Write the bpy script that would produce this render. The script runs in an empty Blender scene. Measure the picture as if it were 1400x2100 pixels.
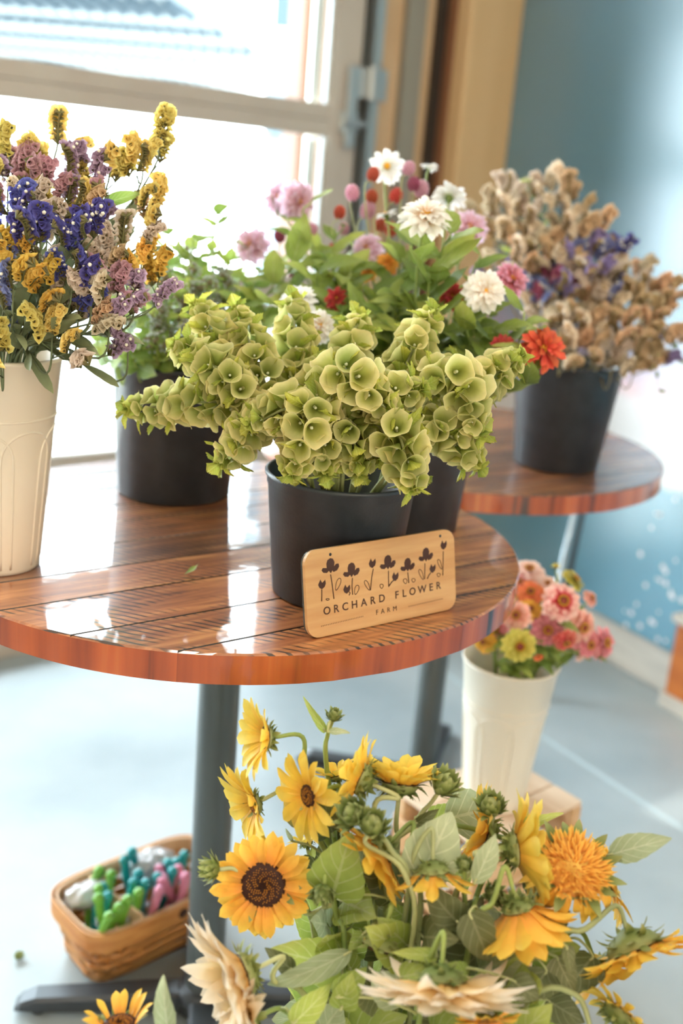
import bpy, math, random
from mathutils import Vector as V, Matrix as M

R = random.Random(7)
scene = bpy.context.scene
col = scene.collection
PI = math.pi

# ------------------------------------------------------------------ camera
CAM_Z = 1.687
PITCH, ROLL, FPX = math.radians(16.8), math.radians(4.8), 2190.0
cd = bpy.data.cameras.new('camera')
cam = bpy.data.objects.new('camera', cd)
col.objects.link(cam)
cd.sensor_fit = 'VERTICAL'
cd.sensor_height = 36.0
cd.sensor_width = 24.0
cd.lens = FPX / 2100 * 36
cd.clip_start = 0.05
cam.matrix_world = (M.Translation((0, 0, CAM_Z)) @ M.Rotation(PI / 2 - PITCH, 4, 'X') @ M.Rotation(ROLL, 4, 'Z'))
cd.dof.use_dof = True
cd.dof.focus_distance = 1.46
cd.dof.aperture_fstop = 1.95
scene.camera = cam

# ------------------------------------------------------------------ light
world = bpy.data.worlds.new('sky')
scene.world = world
world.use_nodes = True
bg = world.node_tree.nodes['Background']
bg.inputs['Color'].default_value = (0.80, 0.92, 1.0, 1)
bg.inputs['Strength'].default_value = 12.0

def light(name, kind, energy, color, loc, rot=None, **kw):
    d = bpy.data.lights.new(name, kind)
    d.energy = energy
    d.color = color
    for k, v in kw.items():
        setattr(d, k, v)
    o = bpy.data.objects.new(name, d)
    o.location = loc
    if rot is not None:
        o.rotation_euler = rot
    col.objects.link(o)
    return o

sun_dir = V((0.30, -0.40, -0.87)).normalized()      # from beyond the door, down into the room
light('sun', 'SUN', 4.0, (1.0, 0.95, 0.86), (-4, 8, 6), sun_dir.to_track_quat('-Z', 'Y').to_euler(), angle=0.03)

vs = scene.view_settings
vs.view_transform = 'Standard'
vs.look = 'None'
vs.gamma = 1.0
vs.use_curve_mapping = False
vs.exposure = 0.56
cy = scene.cycles
cy.max_bounces = 5
cy.diffuse_bounces = 3
cy.glossy_bounces = 3
cy.transmission_bounces = 5
cy.transparent_max_bounces = 8
cy.use_adaptive_sampling = True
cy.adaptive_threshold = 0.04
cy.sample_clamp_indirect = 6.0
cy.caustics_reflective = False
cy.caustics_refractive = False

# ------------------------------------------------------------------ geometry of the view, used to read positions off the photograph
def ray(px, py):
    x, y = px - 700.0, py - 1050.0
    c, s = math.cos(ROLL), math.sin(ROLL)
    xr, yr = c * x + s * y, -s * x + c * y
    cp, sp = math.cos(PITCH), math.sin(PITCH)
    return V((xr, FPX * cp - yr * sp, -FPX * sp - yr * cp))

def at(px, py, Y):
    r = ray(px, py)
    return V((0, 0, CAM_Z)) + r * (Y / r.y)

def on(px, py, z):
    r = ray(px, py)
    return V((0, 0, CAM_Z)) + r * ((z - CAM_Z) / r.z)

def depth(p):
    return p.y * math.cos(PITCH) - (p.z - CAM_Z) * math.sin(PITCH)

def metres(px, p):
    return px * depth(p) / FPX

# ------------------------------------------------------------------ object helpers
def thing(name, label, cat, loc=(0, 0, 0), group=None, rotz=0):
    o = bpy.data.objects.new(name, None)
    o.empty_display_size = 0.02
    col.objects.link(o)
    o.location = loc
    o.rotation_euler = (0, 0, rotz)
    o['label'] = label
    o['category'] = cat
    if group:
        o['group'] = group
    return o

def part(name, mesh, parent=None, mtx=None, kind=None, label=None):
    o = bpy.data.objects.new(name, mesh)
    col.objects.link(o)
    if parent is not None:
        o.parent = parent
    if mtx is not None:
        if isinstance(mtx, M):
            o.matrix_basis = mtx
        else:
            o.location = mtx
    if kind:
        o['kind'] = kind
    if label:
        o['label'] = label
    return o

def tag(o, label, cat, group=None):
    o['label'] = label
    o['category'] = cat
    if group:
        o['group'] = group
    return o

def struct(name, mesh, mtx=None, label=None):
    o = part(name, mesh, None, mtx, 'structure')
    if label:
        o['label'] = label
    return o

def frame(z, xh=None):
    z = V(z).normalized()
    xh = V(xh) if xh is not None else (V((0, 0, 1)) if abs(z.z) < 0.9 else V((1, 0, 0)))
    x = xh - z * xh.dot(z)
    if x.length < 1e-5:
        x = z.orthogonal()
    x.normalize()
    y = z.cross(x)
    return M((x, y, z)).transposed().to_4x4()

class MB:
    def __init__(s):
        s.v, s.f, s.m, s.t, s.w = [], [], [], [], []

    def grid(s, fn, nu, nv, mat=0, closed=False):
        """fn(i,j) -> (pos, t, s); nu columns around, nv rows along"""
        b = len(s.v)
        for j in range(nv):
            for i in range(nu):
                p, t, w = fn(i, j)
                s.v.append(tuple(p)); s.t.append(t); s.w.append(w)
        cu = nu if closed else nu - 1
        for j in range(nv - 1):
            for i in range(cu):
                k = (i + 1) % nu
                s.f.append((b + j * nu + i, b + j * nu + k, b + (j + 1) * nu + k, b + (j + 1) * nu + i))
                s.m.append(mat)
        return b

    def poly(s, pts, mat=0, t=0.5):
        b = len(s.v)
        for p in pts:
            s.v.append(tuple(p)); s.t.append(t); s.w.append(0.0)
        s.f.append(tuple(range(b, b + len(pts)))); s.m.append(mat)

    def box(s, c, size, mtx=None, mat=0):
        hx, hy, hz = size[0] / 2, size[1] / 2, size[2] / 2
        b = len(s.v)
        for x in (-hx, hx):
            for y in (-hy, hy):
                for z in (-hz, hz):
                    p = V((x, y, z))
                    if mtx is not None:
                        p = mtx @ p
                    s.v.append(tuple(V(c) + p)); s.t.append(0.5); s.w.append(0.0)
        for f in ((0, 1, 3, 2), (4, 6, 7, 5), (0, 4, 5, 1), (2, 3, 7, 6), (0, 2, 6, 4), (1, 5, 7, 3)):
            s.f.append(tuple(b + i for i in f)); s.m.append(mat)

    def rbox(s, c, size, bev, mtx=None, mat=0):
        """box with chamfered edges"""
        X, Y, Z = size[0] / 2, size[1] / 2, size[2] / 2
        pts = []
        for sx in (-1, 1):
            for sy in (-1, 1):
                for sz in (-1, 1):
                    pts.append((sx * X, sy * (Y - bev), sz * (Z - bev)))
                    pts.append((sx * (X - bev), sy * Y, sz * (Z - bev)))
                    pts.append((sx * (X - bev), sy * (Y - bev), sz * Z))
        b = len(s.v)
        for p in pts:
            p = V(p)
            if mtx is not None:
                p = mtx @ p
            s.v.append(tuple(V(c) + p)); s.t.append(0.5); s.w.append(0.0)
        def ix(sx, sy, sz, k):
            return b + ((sx * 2 + sy) * 2 + sz) * 3 + k
        F = []
        F.append([ix(0, 0, 0, 0), ix(0, 0, 1, 0), ix(0, 1, 1, 0), ix(0, 1, 0, 0)])
        F.append([ix(1, 0, 0, 0), ix(1, 1, 0, 0), ix(1, 1, 1, 0), ix(1, 0, 1, 0)])
        F.append([ix(0, 0, 0, 1), ix(1, 0, 0, 1), ix(1, 0, 1, 1), ix(0, 0, 1, 1)])
        F.append([ix(0, 1, 0, 1), ix(0, 1, 1, 1), ix(1, 1, 1, 1), ix(1, 1, 0, 1)])
        F.append([ix(0, 0, 0, 2), ix(0, 1, 0, 2), ix(1, 1, 0, 2), ix(1, 0, 0, 2)])
        F.append([ix(0, 0, 1, 2), ix(1, 0, 1, 2), ix(1, 1, 1, 2), ix(0, 1, 1, 2)])
        for a in (0, 1):
            for c2 in (0, 1):
                F.append([ix(a, c2, 0, 0), ix(a, c2, 1, 0), ix(a, c2, 1, 1), ix(a, c2, 0, 1)])
                F.append([ix(a, 0, c2, 0), ix(a, 1, c2, 0), ix(a, 1, c2, 2), ix(a, 0, c2, 2)])
                F.append([ix(0, a, c2, 1), ix(1, a, c2, 1), ix(1, a, c2, 2), ix(0, a, c2, 2)])
        for a in (0, 1):
            for c2 in (0, 1):
                for d in (0, 1):
                    F.append([ix(a, c2, d, 0), ix(a, c2, d, 1), ix(a, c2, d, 2)])
        for f in F:
            s.f.append(tuple(f)); s.m.append(mat)

    def tube(s, path, r0, r1=None, n=6, mat=0, cap=True, rf=None):
        r1 = r0 if r1 is None else r1
        L = len(path)
        b = len(s.v)
        up = None
        for j, p in enumerate(path):
            a, c = path[max(j - 1, 0)], path[min(j + 1, L - 1)]
            d = V(c) - V(a)
            d = d.normalized() if d.length > 1e-9 else V((0, 0, 1))
            if up is None:
                up = d.orthogonal().normalized()
            else:
                up = up - d * up.dot(d)
                up = up.normalized() if up.length > 1e-6 else d.orthogonal().normalized()
            q = d.cross(up)
            tt = j / max(L - 1, 1)
            r = rf(tt) if rf else r0 + (r1 - r0) * tt
            for i in range(n):
                an = 2 * PI * i / n
                s.v.append(tuple(V(p) + (up * math.cos(an) + q * math.sin(an)) * r)); s.t.append(tt); s.w.append(i / n)
        for j in range(L - 1):
            for i in range(n):
                k = (i + 1) % n
                s.f.append((b + j * n + i, b + j * n + k, b + (j + 1) * n + k, b + (j + 1) * n + i)); s.m.append(mat)
        if cap:
            s.f.append(tuple(b + i for i in reversed(range(n)))); s.m.append(mat)
            s.f.append(tuple(b + (L - 1) * n + i for i in range(n))); s.m.append(mat)

    def lathe(s, prof, n=32, mat=0, off=(0, 0, 0), mtx=None):
        """prof: list of (r,z)"""
        o = V(off)
        def fn(i, j):
            a = 2 * PI * i / n
            p = V((prof[j][0] * math.cos(a), prof[j][0] * math.sin(a), prof[j][1]))
            if mtx is not None:
                p = mtx @ p
            return o + p, j / (len(prof) - 1), i / n
        s.grid(fn, n, len(prof), mat, True)

    def prism(s, pts, z0, z1, mat=0, side=None, mtx=None):
        n = len(pts)
        b = len(s.v)
        for z in (z0, z1):
            for p in pts:
                q = V((p[0], p[1], z))
                if mtx is not None:
                    q = mtx @ q
                s.v.append(tuple(q)); s.t.append(0.5); s.w.append(0.0)
        side = mat if side is None else side
        s.f.append(tuple(b + i for i in reversed(range(n)))); s.m.append(mat)
        s.f.append(tuple(b + n + i for i in range(n))); s.m.append(mat)
        for i in range(n):
            k = (i + 1) % n
            s.f.append((b + i, b + k, b + n + k, b + n + i)); s.m.append(side)

    def sphere(s, c, r, nu=8, nv=5, mat=0, sc=(1, 1, 1), mtx=None):
        def fn(i, j):
            a, e = 2 * PI * i / nu, -PI / 2 + PI * (j + 0.001) / (nv - 1 + 0.002)
            p = V((math.cos(a) * math.cos(e) * r * sc[0], math.sin(a) * math.cos(e) * r * sc[1], math.sin(e) * r * sc[2]))
            if mtx is not None:
                p = mtx @ p
            return V(c) + p, j / (nv - 1), i / nu
        s.grid(fn, nu, nv, mat, True)

    def add(s, o, mtx, mat=None):
        b = len(s.v)
        for p in o.v:
            s.v.append(tuple(mtx @ V(p)))
        s.t += o.t; s.w += o.w
        for f, m in zip(o.f, o.m):
            s.f.append(tuple(b + i for i in f)); s.m.append(m if mat is None else mat)

    def mesh(s, name, mats, smooth=True):
        me = bpy.data.meshes.new(name)
        me.from_pydata(s.v, [], s.f)
        if not isinstance(mats, (list, tuple)):
            mats = [mats]
        for m in mats:
            me.materials.append(m)
        if len(mats) > 1:
            me.polygons.foreach_set('material_index', s.m)
        me.polygons.foreach_set('use_smooth', [smooth] * len(s.f))
        a = me.attributes.new('t', 'FLOAT', 'POINT'); a.data.foreach_set('value', s.t)
        a = me.attributes.new('s', 'FLOAT', 'POINT'); a.data.foreach_set('value', s.w)
        me.update()
        return me

def spline(pts, n=6):
    pts = [V(p) for p in pts]
    P = [pts[0] * 2 - pts[1]] + pts + [pts[-1] * 2 - pts[-2]]
    out = []
    for k in range(1, len(P) - 2):
        a, b, c, d = P[k - 1], P[k], P[k + 1], P[k + 2]
        for i in range(n):
            t = i / n
            out.append(0.5 * ((2 * b) + (c - a) * t + (2 * a - 5 * b + 4 * c - d) * t * t + (3 * b - a - 3 * c + d) * t ** 3))
    out.append(P[-2])
    return out

def along(path, f):
    """point and tangent at arc fraction f"""
    ls = [0]
    for a, b in zip(path, path[1:]):
        ls.append(ls[-1] + (b - a).length)
    x = f * ls[-1]
    for k in range(len(path) - 1):
        if ls[k + 1] >= x or k == len(path) - 2:
            u = (x - ls[k]) / max(ls[k + 1] - ls[k], 1e-9)
            return path[k].lerp(path[k + 1], u), (path[k + 1] - path[k]).normalized()

def plen(path):
    return sum((b - a).length for a, b in zip(path, path[1:]))

# ------------------------------------------------------------------ materials
def lin(c):
    out = []
    for x in c[:3]:
        x /= 255.0
        out.append(x / 12.92 if x <= 0.04045 else ((x + 0.055) / 1.055) ** 2.4)
    return (*out, 1.0)

def nodes(name):
    m = bpy.data.materials.new(name)
    m.use_nodes = True
    nt = m.node_tree
    return m, nt, nt.nodes['Principled BSDF'], nt.nodes['Material Output']

def N(nt, kind, **kw):
    n = nt.nodes.new(kind)
    for k, v in kw.items():
        setattr(n, k, v)
    return n

def ramp(nt, stops):
    r = N(nt, 'ShaderNodeValToRGB')
    e = r.color_ramp.elements
    while len(e) < len(stops):
        e.new(0.5)
    for el, (p, c) in zip(e, stops):
        el.position = p
        el.color = lin(c) if max(c) > 1 else (*c[:3], 1)
    return r

def mat(name, c, rough=0.5, metal=0.0, spec=0.5, coat=0.0, noise=None, bump=None, trans=0.0):
    """noise = (scale, colour, amount, stretch)   bump = (scale, strength)"""
    m, nt, b, out = nodes(name)
    b.inputs['Base Color'].default_value = lin(c)
    b.inputs['Roughness'].default_value = rough
    b.inputs['Metallic'].default_value = metal
    b.inputs['Specular IOR Level'].default_value = spec
    b.inputs['Coat Weight'].default_value = coat
    b.inputs['Coat Roughness'].default_value = 0.04
    b.inputs['Transmission Weight'].default_value = trans
    tc = N(nt, 'ShaderNodeTexCoord')
    if noise:
        mp = N(nt, 'ShaderNodeMapping')
        mp.inputs['Scale'].default_value = noise[3] if len(noise) > 3 else (1, 1, 1)
        nt.links.new(tc.outputs['Object'], mp.inputs['Vector'])
        nz = N(nt, 'ShaderNodeTexNoise')
        nz.inputs['Scale'].default_value = noise[0]
        nz.inputs['Detail'].default_value = 5
        nt.links.new(mp.outputs[0], nz.inputs['Vector'])
        r = ramp(nt, [(0.35, c), (0.35 + 0.5 / max(noise[2], 0.05) * 0.5, noise[1])]) if noise[2] < 1 else ramp(nt, [(0.38, c), (0.62, noise[1])])
        nt.links.new(nz.outputs['Fac'], r.inputs[0])
        nt.links.new(r.outputs[0], b.inputs['Base Color'])
    if bump:
        nz = N(nt, 'ShaderNodeTexNoise')
        nz.inputs['Scale'].default_value = bump[0]
        nt.links.new(tc.outputs['Object'], nz.inputs['Vector'])
        bp = N(nt, 'ShaderNodeBump')
        bp.inputs['Strength'].default_value = bump[1]
        bp.inputs['Distance'].default_value = 0.01
        nt.links.new(nz.outputs['Fac'], bp.inputs['Height'])
        nt.links.new(bp.outputs[0], b.inputs['Normal'])
    return m

def plant(name, stops, trans=0.35, rough=0.5, vary=0.12, vein=None, sat=0.93):
    """colour runs along the piece (attribute t, base to tip); veins from attribute s; light shines through"""
    m, nt, b, out = nodes(name)
    at_ = N(nt, 'ShaderNodeAttribute', attribute_name='t')
    r = ramp(nt, stops)
    nt.links.new(at_.outputs['Fac'], r.inputs[0])
    c = r.outputs[0]
    if vein:
        s_ = N(nt, 'ShaderNodeAttribute', attribute_name='s')
        ab = N(nt, 'ShaderNodeMath', operation='ABSOLUTE'); nt.links.new(s_.outputs['Fac'], ab.inputs[0])
        k1 = N(nt, 'ShaderNodeMath', operation='MULTIPLY_ADD'); nt.links.new(ab.outputs[0], k1.inputs[0]); k1.inputs[1].default_value = -0.35
        nt.links.new(at_.outputs['Fac'], k1.inputs[2])
        k2 = N(nt, 'ShaderNodeMath', operation='MULTIPLY'); nt.links.new(k1.outputs[0], k2.inputs[0]); k2.inputs[1].default_value = vein[1]
        fr = N(nt, 'ShaderNodeMath', operation='PINGPONG'); nt.links.new(k2.outputs[0], fr.inputs[0]); fr.inputs[1].default_value = 0.5
        lt = N(nt, 'ShaderNodeMath', operation='LESS_THAN'); nt.links.new(fr.outputs[0], lt.inputs[0]); lt.inputs[1].default_value = 0.06
        mid = N(nt, 'ShaderNodeMath', operation='LESS_THAN'); nt.links.new(ab.outputs[0], mid.inputs[0]); mid.inputs[1].default_value = 0.06
        mx = N(nt, 'ShaderNodeMath', operation='MAXIMUM'); nt.links.new(lt.outputs[0], mx.inputs[0]); nt.links.new(mid.outputs[0], mx.inputs[1])
        sc_ = N(nt, 'ShaderNodeMath', operation='MULTIPLY'); nt.links.new(mx.outputs[0], sc_.inputs[0]); sc_.inputs[1].default_value = 0.55
        mi = N(nt, 'ShaderNodeMix', data_type='RGBA')
        nt.links.new(sc_.outputs[0], mi.inputs[0]); nt.links.new(c, mi.inputs[6]); mi.inputs[7].default_value = lin(vein[0])
        c = mi.outputs[2]
    oi = N(nt, 'ShaderNodeObjectInfo')
    tc = N(nt, 'ShaderNodeTexCoord')
    nz = N(nt, 'ShaderNodeTexNoise'); nz.inputs['Scale'].default_value = 90; nt.links.new(tc.outputs['Object'], nz.inputs['Vector'])
    mr = N(nt, 'ShaderNodeMapRange'); nt.links.new(oi.outputs['Random'], mr.inputs[0]); mr.inputs[3].default_value = 1 - vary * 1.6; mr.inputs[4].default_value = 1 + vary
    mn = N(nt, 'ShaderNodeMapRange'); nt.links.new(nz.outputs['Fac'], mn.inputs[0]); mn.inputs[3].default_value = 0.85; mn.inputs[4].default_value = 1.15
    mm = N(nt, 'ShaderNodeMath', operation='MULTIPLY'); nt.links.new(mr.outputs[0], mm.inputs[0]); nt.links.new(mn.outputs[0], mm.inputs[1])
    hs = N(nt, 'ShaderNodeHueSaturation'); nt.links.new(mm.outputs[0], hs.inputs['Value']); nt.links.new(c, hs.inputs['Color']); hs.inputs['Saturation'].default_value = sat
    mh = N(nt, 'ShaderNodeMapRange'); nt.links.new(oi.outputs['Random'], mh.inputs[0]); mh.inputs[3].default_value = 0.5 + vary * 0.1; mh.inputs[4].default_value = 0.5 - vary * 0.1
    nt.links.new(mh.outputs[0], hs.inputs['Hue'])
    nt.links.new(hs.outputs[0], b.inputs['Base Color'])
    b.inputs['Roughness'].default_value = rough
    b.inputs['Specular IOR Level'].default_value = 0.35
    tr = N(nt, 'ShaderNodeBsdfTranslucent'); nt.links.new(hs.outputs[0], tr.inputs[0])
    ms = N(nt, 'ShaderNodeMixShader'); ms.inputs[0].default_value = trans
    nt.links.new(b.outputs[0], ms.inputs[1]); nt.links.new(tr.outputs[0], ms.inputs[2])
    nt.links.new(ms.outputs[0], out.inputs['Surface'])
    return m
# ================================================================== the room
UD = V((0.766, 0.643, 0)).normalized()            # along the glazed door, left to right
OD = V((-UD.y, UD.x, 0))                          # outwards
D0 = V((-1.15, 3.48, 0))
DOOR = M.Translation(D0) @ M((UD, OD, V((0, 0, 1)))).transposed().to_4x4()
S_END = 2.166
C0 = D0 + UD * S_END
WD = (V((1.109, 3.883, 0)) - C0).normalized()     # along the blue wall, towards the camera
WN = V((WD.y, -WD.x, 0))                          # into the room
if WN.x > 0:
    WN = -WN
H = 3.4
C1 = D0 - UD * 3.9
C2 = C0 + WD * 7.2
C3 = C1 + WD * 7.2

# floor: polished concrete with faint mottling
m, nt, b, out = nodes('concrete')
tc = N(nt, 'ShaderNodeTexCoord')
n1 = N(nt, 'ShaderNodeTexNoise'); n1.inputs['Scale'].default_value = 1.6; n1.inputs['Detail'].default_value = 6; nt.links.new(tc.outputs['Object'], n1.inputs['Vector'])
r1 = ramp(nt, [(0.3, (150, 163, 168)), (0.7, (184, 194, 196))]); nt.links.new(n1.outputs['Fac'], r1.inputs[0])
n2 = N(nt, 'ShaderNodeTexNoise'); n2.inputs['Scale'].default_value = 26; n2.inputs['Detail'].default_value = 3; nt.links.new(tc.outputs['Object'], n2.inputs['Vector'])
r2 = ramp(nt, [(0.66, (0, 0, 0)), (0.78, (120, 120, 120))]); nt.links.new(n2.outputs['Fac'], r2.inputs[0])
mi = N(nt, 'ShaderNodeMix', data_type='RGBA', blend_type='SCREEN'); mi.inputs[0].default_value = 0.35
nt.links.new(r1.outputs[0], mi.inputs[6]); nt.links.new(r2.outputs[0], mi.inputs[7]); nt.links.new(mi.outputs[2], b.inputs['Base Color'])
b.inputs['Roughness'].default_value = 0.38
concrete = m
joint_m = mat('joint_sealant', (190, 206, 210), 0.45)
q = MB(); q.prism([C0.xy, C1.xy, C3.xy, C2.xy], -0.06, 0.0)
floor = struct('floor', q.mesh('floor', concrete, False), label='pale grey polished concrete floor')
j0, j1 = on(1110, 1510, 0), on(1400, 1699, 0)
jd = (j1 - j0).normalized()
q = MB()
jm = frame((0, 0, 1), jd).to_3x3()
q.box((j0 + j1) / 2, ((j1 - j0).length + 3.2, 0.016, 0.004), jm)
part('floor_joint', q.mesh('floor_joint', joint_m, False), floor)

# ceiling and unseen walls
plaster = mat('warm_plaster', (232, 222, 205), 0.8)
tan = mat('tan_paint', (216, 182, 142), 0.6, noise=(3, (210, 174, 132), 1.0))
q = MB(); q.prism([C0.xy, C1.xy, C3.xy, C2.xy], H, H + 0.1)
struct('ceiling', q.mesh('ceiling', plaster, False))
def wallbox(name, a, b2, z0, z1, th, mm, outward):
    q = MB()
    d = (b2 - a)
    mx = frame((0, 0, 1), d.normalized()).to_3x3()
    q.box((a + b2) / 2 + V((0, 0, (z0 + z1) / 2)) + outward * th / 2, (d.length, th, z1 - z0), mx)
    return struct(name, q.mesh(name, mm, False))
wallbox('wall_left', C1, C3, 0, H, 0.12, plaster, -WN if False else (C1 - C0).normalized())
wallbox('wall_front', C3, C2, 0, H, 0.12, plaster, WD)

# the wall that holds the glazed door
q = MB()
def dbox(q, s0, s1, y0, y1, z0, z1, mt=0):
    q.box(((s0 + s1) / 2, (y0 + y1) / 2, (z0 + z1) / 2), (s1 - s0, y1 - y0, z1 - z0), None, mt)
dbox(q, 1.473, S_END, 0.03, 0.22, 0, H)
dbox(q, -3.9, -2.42, 0.03, 0.22, 0, H)
dbox(q, -2.42, 1.473, 0.03, 0.22, 2.86, H)
struct('wall_back', q.mesh('wall_back', tan, False), DOOR, 'tan wall around the glazed roll-up door')
q = MB(); q.rbox(((1.863 + 2.166) / 2, -0.03, H / 2), (0.303, 0.16, H), 0.006)
struct('trim_1', q.mesh('trim_1', mat('corner_post_wood', (222, 186, 138), 0.55, noise=(1.2, (216, 178, 128), 1.0, (6, 6, 0.4))), False), DOOR, 'wide tan timber corner post')
q = MB(); dbox(q, 1.795, 1.863, -0.005, 0.03, 0, H)  # solid strip, its dark colour stands in for the shade in a gap
struct('trim_2', q.mesh('trim_2', mat('post_gap_shade', (52, 44, 38), 0.5), False), DOOR, 'dark strip painting in the shade of a gap by the corner post')
q = MB(); dbox(q, 1.832, 1.863, -0.03, 0.0, 0, H)
struct('trim_3', q.mesh('trim_3', mat('brown_edge', (124, 82, 56), 0.5), False), DOOR)
q = MB(); dbox(q, 1.63, 1.726, 0.0, 0.03, 0, H)
struct('trim_4', q.mesh('trim_4', mat('grey_channel', (150, 145, 132), 0.5), False), DOOR, 'grey vertical channel on the tan wall')

# roll-up door with panes
alu = mat('door_taupe', (196, 186, 172), 0.42, noise=(3, (188, 176, 162), 1.0))
steel = mat('galvanised_steel', (200, 205, 205), 0.32, 0.8)
dark = mat('door_gap_shade', (48, 50, 46), 0.6)
gm, nt, b, out = nodes('clear_glass')
tr = N(nt, 'ShaderNodeBsdfTransparent'); tr.inputs[0].default_value = (0.97, 0.985, 0.98, 1)
gl = N(nt, 'ShaderNodeBsdfGlossy'); gl.inputs['Roughness'].default_value = 0.02
fz = N(nt, 'ShaderNodeFresnel'); fz.inputs[0].default_value = 1.3
ms = N(nt, 'ShaderNodeMixShader'); nt.links.new(fz.outputs[0], ms.inputs[0]); nt.links.new(tr.outputs[0], ms.inputs[1]); nt.links.new(gl.outputs[0], ms.inputs[2])
nt.links.new(ms.outputs[0], out.inputs['Surface'])
glass = gm
door = bpy.data.objects.new('window_1', None); col.objects.link(door)
door.matrix_basis = DOOR
door['kind'] = 'structure'
door['label'] = 'glazed roll-up door with wide taupe rails'
TOPS = [0.10, 0.722, 1.355, 1.987, 2.62]
for k, z in enumerate(TOPS):
    h = 0.119 if k else 0.10
    q = MB()
    if k:
        q.rbox((-0.51, 0, z - h * 0.25), (3.56, 0.045, h / 2 - 0.002), 0.003)
        part('door_rail', q.mesh('door_rail', alu, False), door)
        q = MB(); q.rbox((-0.51, 0, z - h * 0.75), (3.56, 0.045, h / 2 - 0.001), 0.003)
    else:
        q.rbox((-0.51, 0, z - h / 2), (3.56, 0.045, h), 0.003)
    part('door_rail', q.mesh('door_rail', alu, False), door)
for s0, s1 in ((1.266, 1.394), (-2.40, -2.29), (-0.42, -0.33)):
    q = MB(); q.rbox(((s0 + s1) / 2, -0.002, 1.40), (s1 - s0, 0.05, 2.80), 0.004)
    part('door_stile', q.mesh('door_stile', alu, False), door)
for k in range(4):
    z0, z1 = TOPS[k], TOPS[k + 1] - 0.119
    for s0, s1 in ((-0.33, 1.266), (-2.29, -0.42)):
        q = MB(); q.box(((s0 + s1) / 2, 0.005, (z0 + z1) / 2), (s1 - s0, 0.006, z1 - z0))
        part('pane', q.mesh('pane', glass, False), door)
        if s1 > 1:                                   # rounded pale bead in the corner of each light
            q = MB(); q.rbox((s1 - 0.035, 0.045, (z0 + z1) / 2), (0.05, 0.02, z1 - z0), 0.004)
            part('glazing_bead', q.mesh('glazing_bead', mat('white_bead', (240, 246, 246), 0.4) if k == 0 else bpy.data.materials['white_bead'], False), door)
q = MB(); dbox(q, 1.394, 1.428, 0.0, 0.03, 0, 2.86)
part('gap_shade_strip', q.mesh('gap_shade_strip', dark, False), door)  # dark colour puts in the shade of the gap beside the track
q = MB(); dbox(q, 1.428, 1.473, -0.05, 0.03, 0, 2.9)
part('door_track', q.mesh('door_track', steel, False), door)
for z in (0.66, 1.295, 1.927, 2.56):
    q = MB()
    q.rbox((1.345, -0.034, z), (0.09, 0.012, 0.075), 0.003)
    q.tube([V((1.31, -0.046, z)), V((1.41, -0.046, z))], 0.014, n=10)
    q.rbox((1.345, -0.045, z + 0.055), (0.05, 0.014, 0.09), 0.004)
    q.rbox((1.345, -0.045, z - 0.055), (0.05, 0.014, 0.07), 0.004)
    part('hinge', q.mesh('hinge', steel, False), door)
for z in (0.81, 2.075):
    q = MB()
    q.rbox((1.43, -0.07, z), (0.052, 0.03, 0.13), 0.006)
    q.rbox((1.375, -0.045, z), (0.11, 0.012, 0.11), 0.003)
    q.rbox((1.485, -0.05, z), (0.04, 0.014, 0.115), 0.003)
    part('roller_bracket', q.mesh('roller_bracket', steel, False), door)

# blue painted wall: horizontal mural bands under glossy paint
m, nt, b, out = nodes('mural_paint')
tc = N(nt, 'ShaderNodeTexCoord')
sep = N(nt, 'ShaderNodeSeparateXYZ'); nt.links.new(tc.outputs['Object'], sep.inputs[0])
nz = N(nt, 'ShaderNodeTexNoise'); nz.inputs['Scale'].default_value = 1.7; nz.inputs['Detail'].default_value = 3; nt.links.new(tc.outputs['Object'], nz.inputs['Vector'])
ma = N(nt, 'ShaderNodeMath', operation='MULTIPLY_ADD'); nt.links.new(nz.outputs['Fac'], ma.inputs[0]); ma.inputs[1].default_value = 0.16; nt.links.new(sep.outputs[2], ma.inputs[2])
dv = N(nt, 'ShaderNodeMath', operation='DIVIDE'); nt.links.new(ma.outputs[0], dv.inputs[0]); dv.inputs[1].default_value = 3.4
r = ramp(nt, [(0.0, (84, 150, 176)), (0.235, (104, 158, 182)), (0.243, (222, 226, 228)), (0.315, (222, 220, 226)), (0.33, (226, 186, 196)), (0.36, (170, 160, 196)), (0.42, (128, 164, 188)), (0.56, (98, 142, 162)), (1.0, (104, 138, 154))])
nt.links.new(dv.outputs[0], r.inputs[0])
nt.links.new(r.outputs[0], b.inputs['Base Color'])
b.inputs['Roughness'].default_value = 0.34
b.inputs['Specular IOR Level'].default_value = 0.5
b.inputs['Coat Weight'].default_value = 1.0
b.inputs['Coat IOR'].default_value = 1.6
b.inputs['Coat Roughness'].default_value = 0.24
mural = m
WALLM = M.Translation(C0) @ frame((0, 0, 1), WD)
q = MB(); q.box((3.6, 0, H / 2), (7.2, 0.001, H))
sgn = 1 if (WALLM.to_3x3() @ V((0, 1, 0))).dot(WN) < 0 else -1
q = MB(); q.box((3.6, sgn * 0.06, H / 2), (7.2, 0.12, H))
wr = struct('wall_right', q.mesh('wall_right', mural, False), WALLM, 'glossy blue painted mural wall with pale and pink bands')
rr = random.Random(3)
q = MB()
WIW = WALLM.inverted()
for k in range(34):
    px, py = rr.uniform(1275, 1400), rr.uniform(1130, 1330)
    if k > 27:
        px, py = rr.uniform(1290, 1395), rr.uniform(960, 1130)
    rd = ray(px, py); o = V((0, 0, CAM_Z))
    tt = (C0 - o).dot(WN) / rd.dot(WN)
    p = WIW @ (o + rd * tt)
    q.sphere((p.x, -sgn * 0.0005, p.z), rr.uniform(0.006, 0.012), 8, 5, sc=(1, 0.25, 1))
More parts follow.
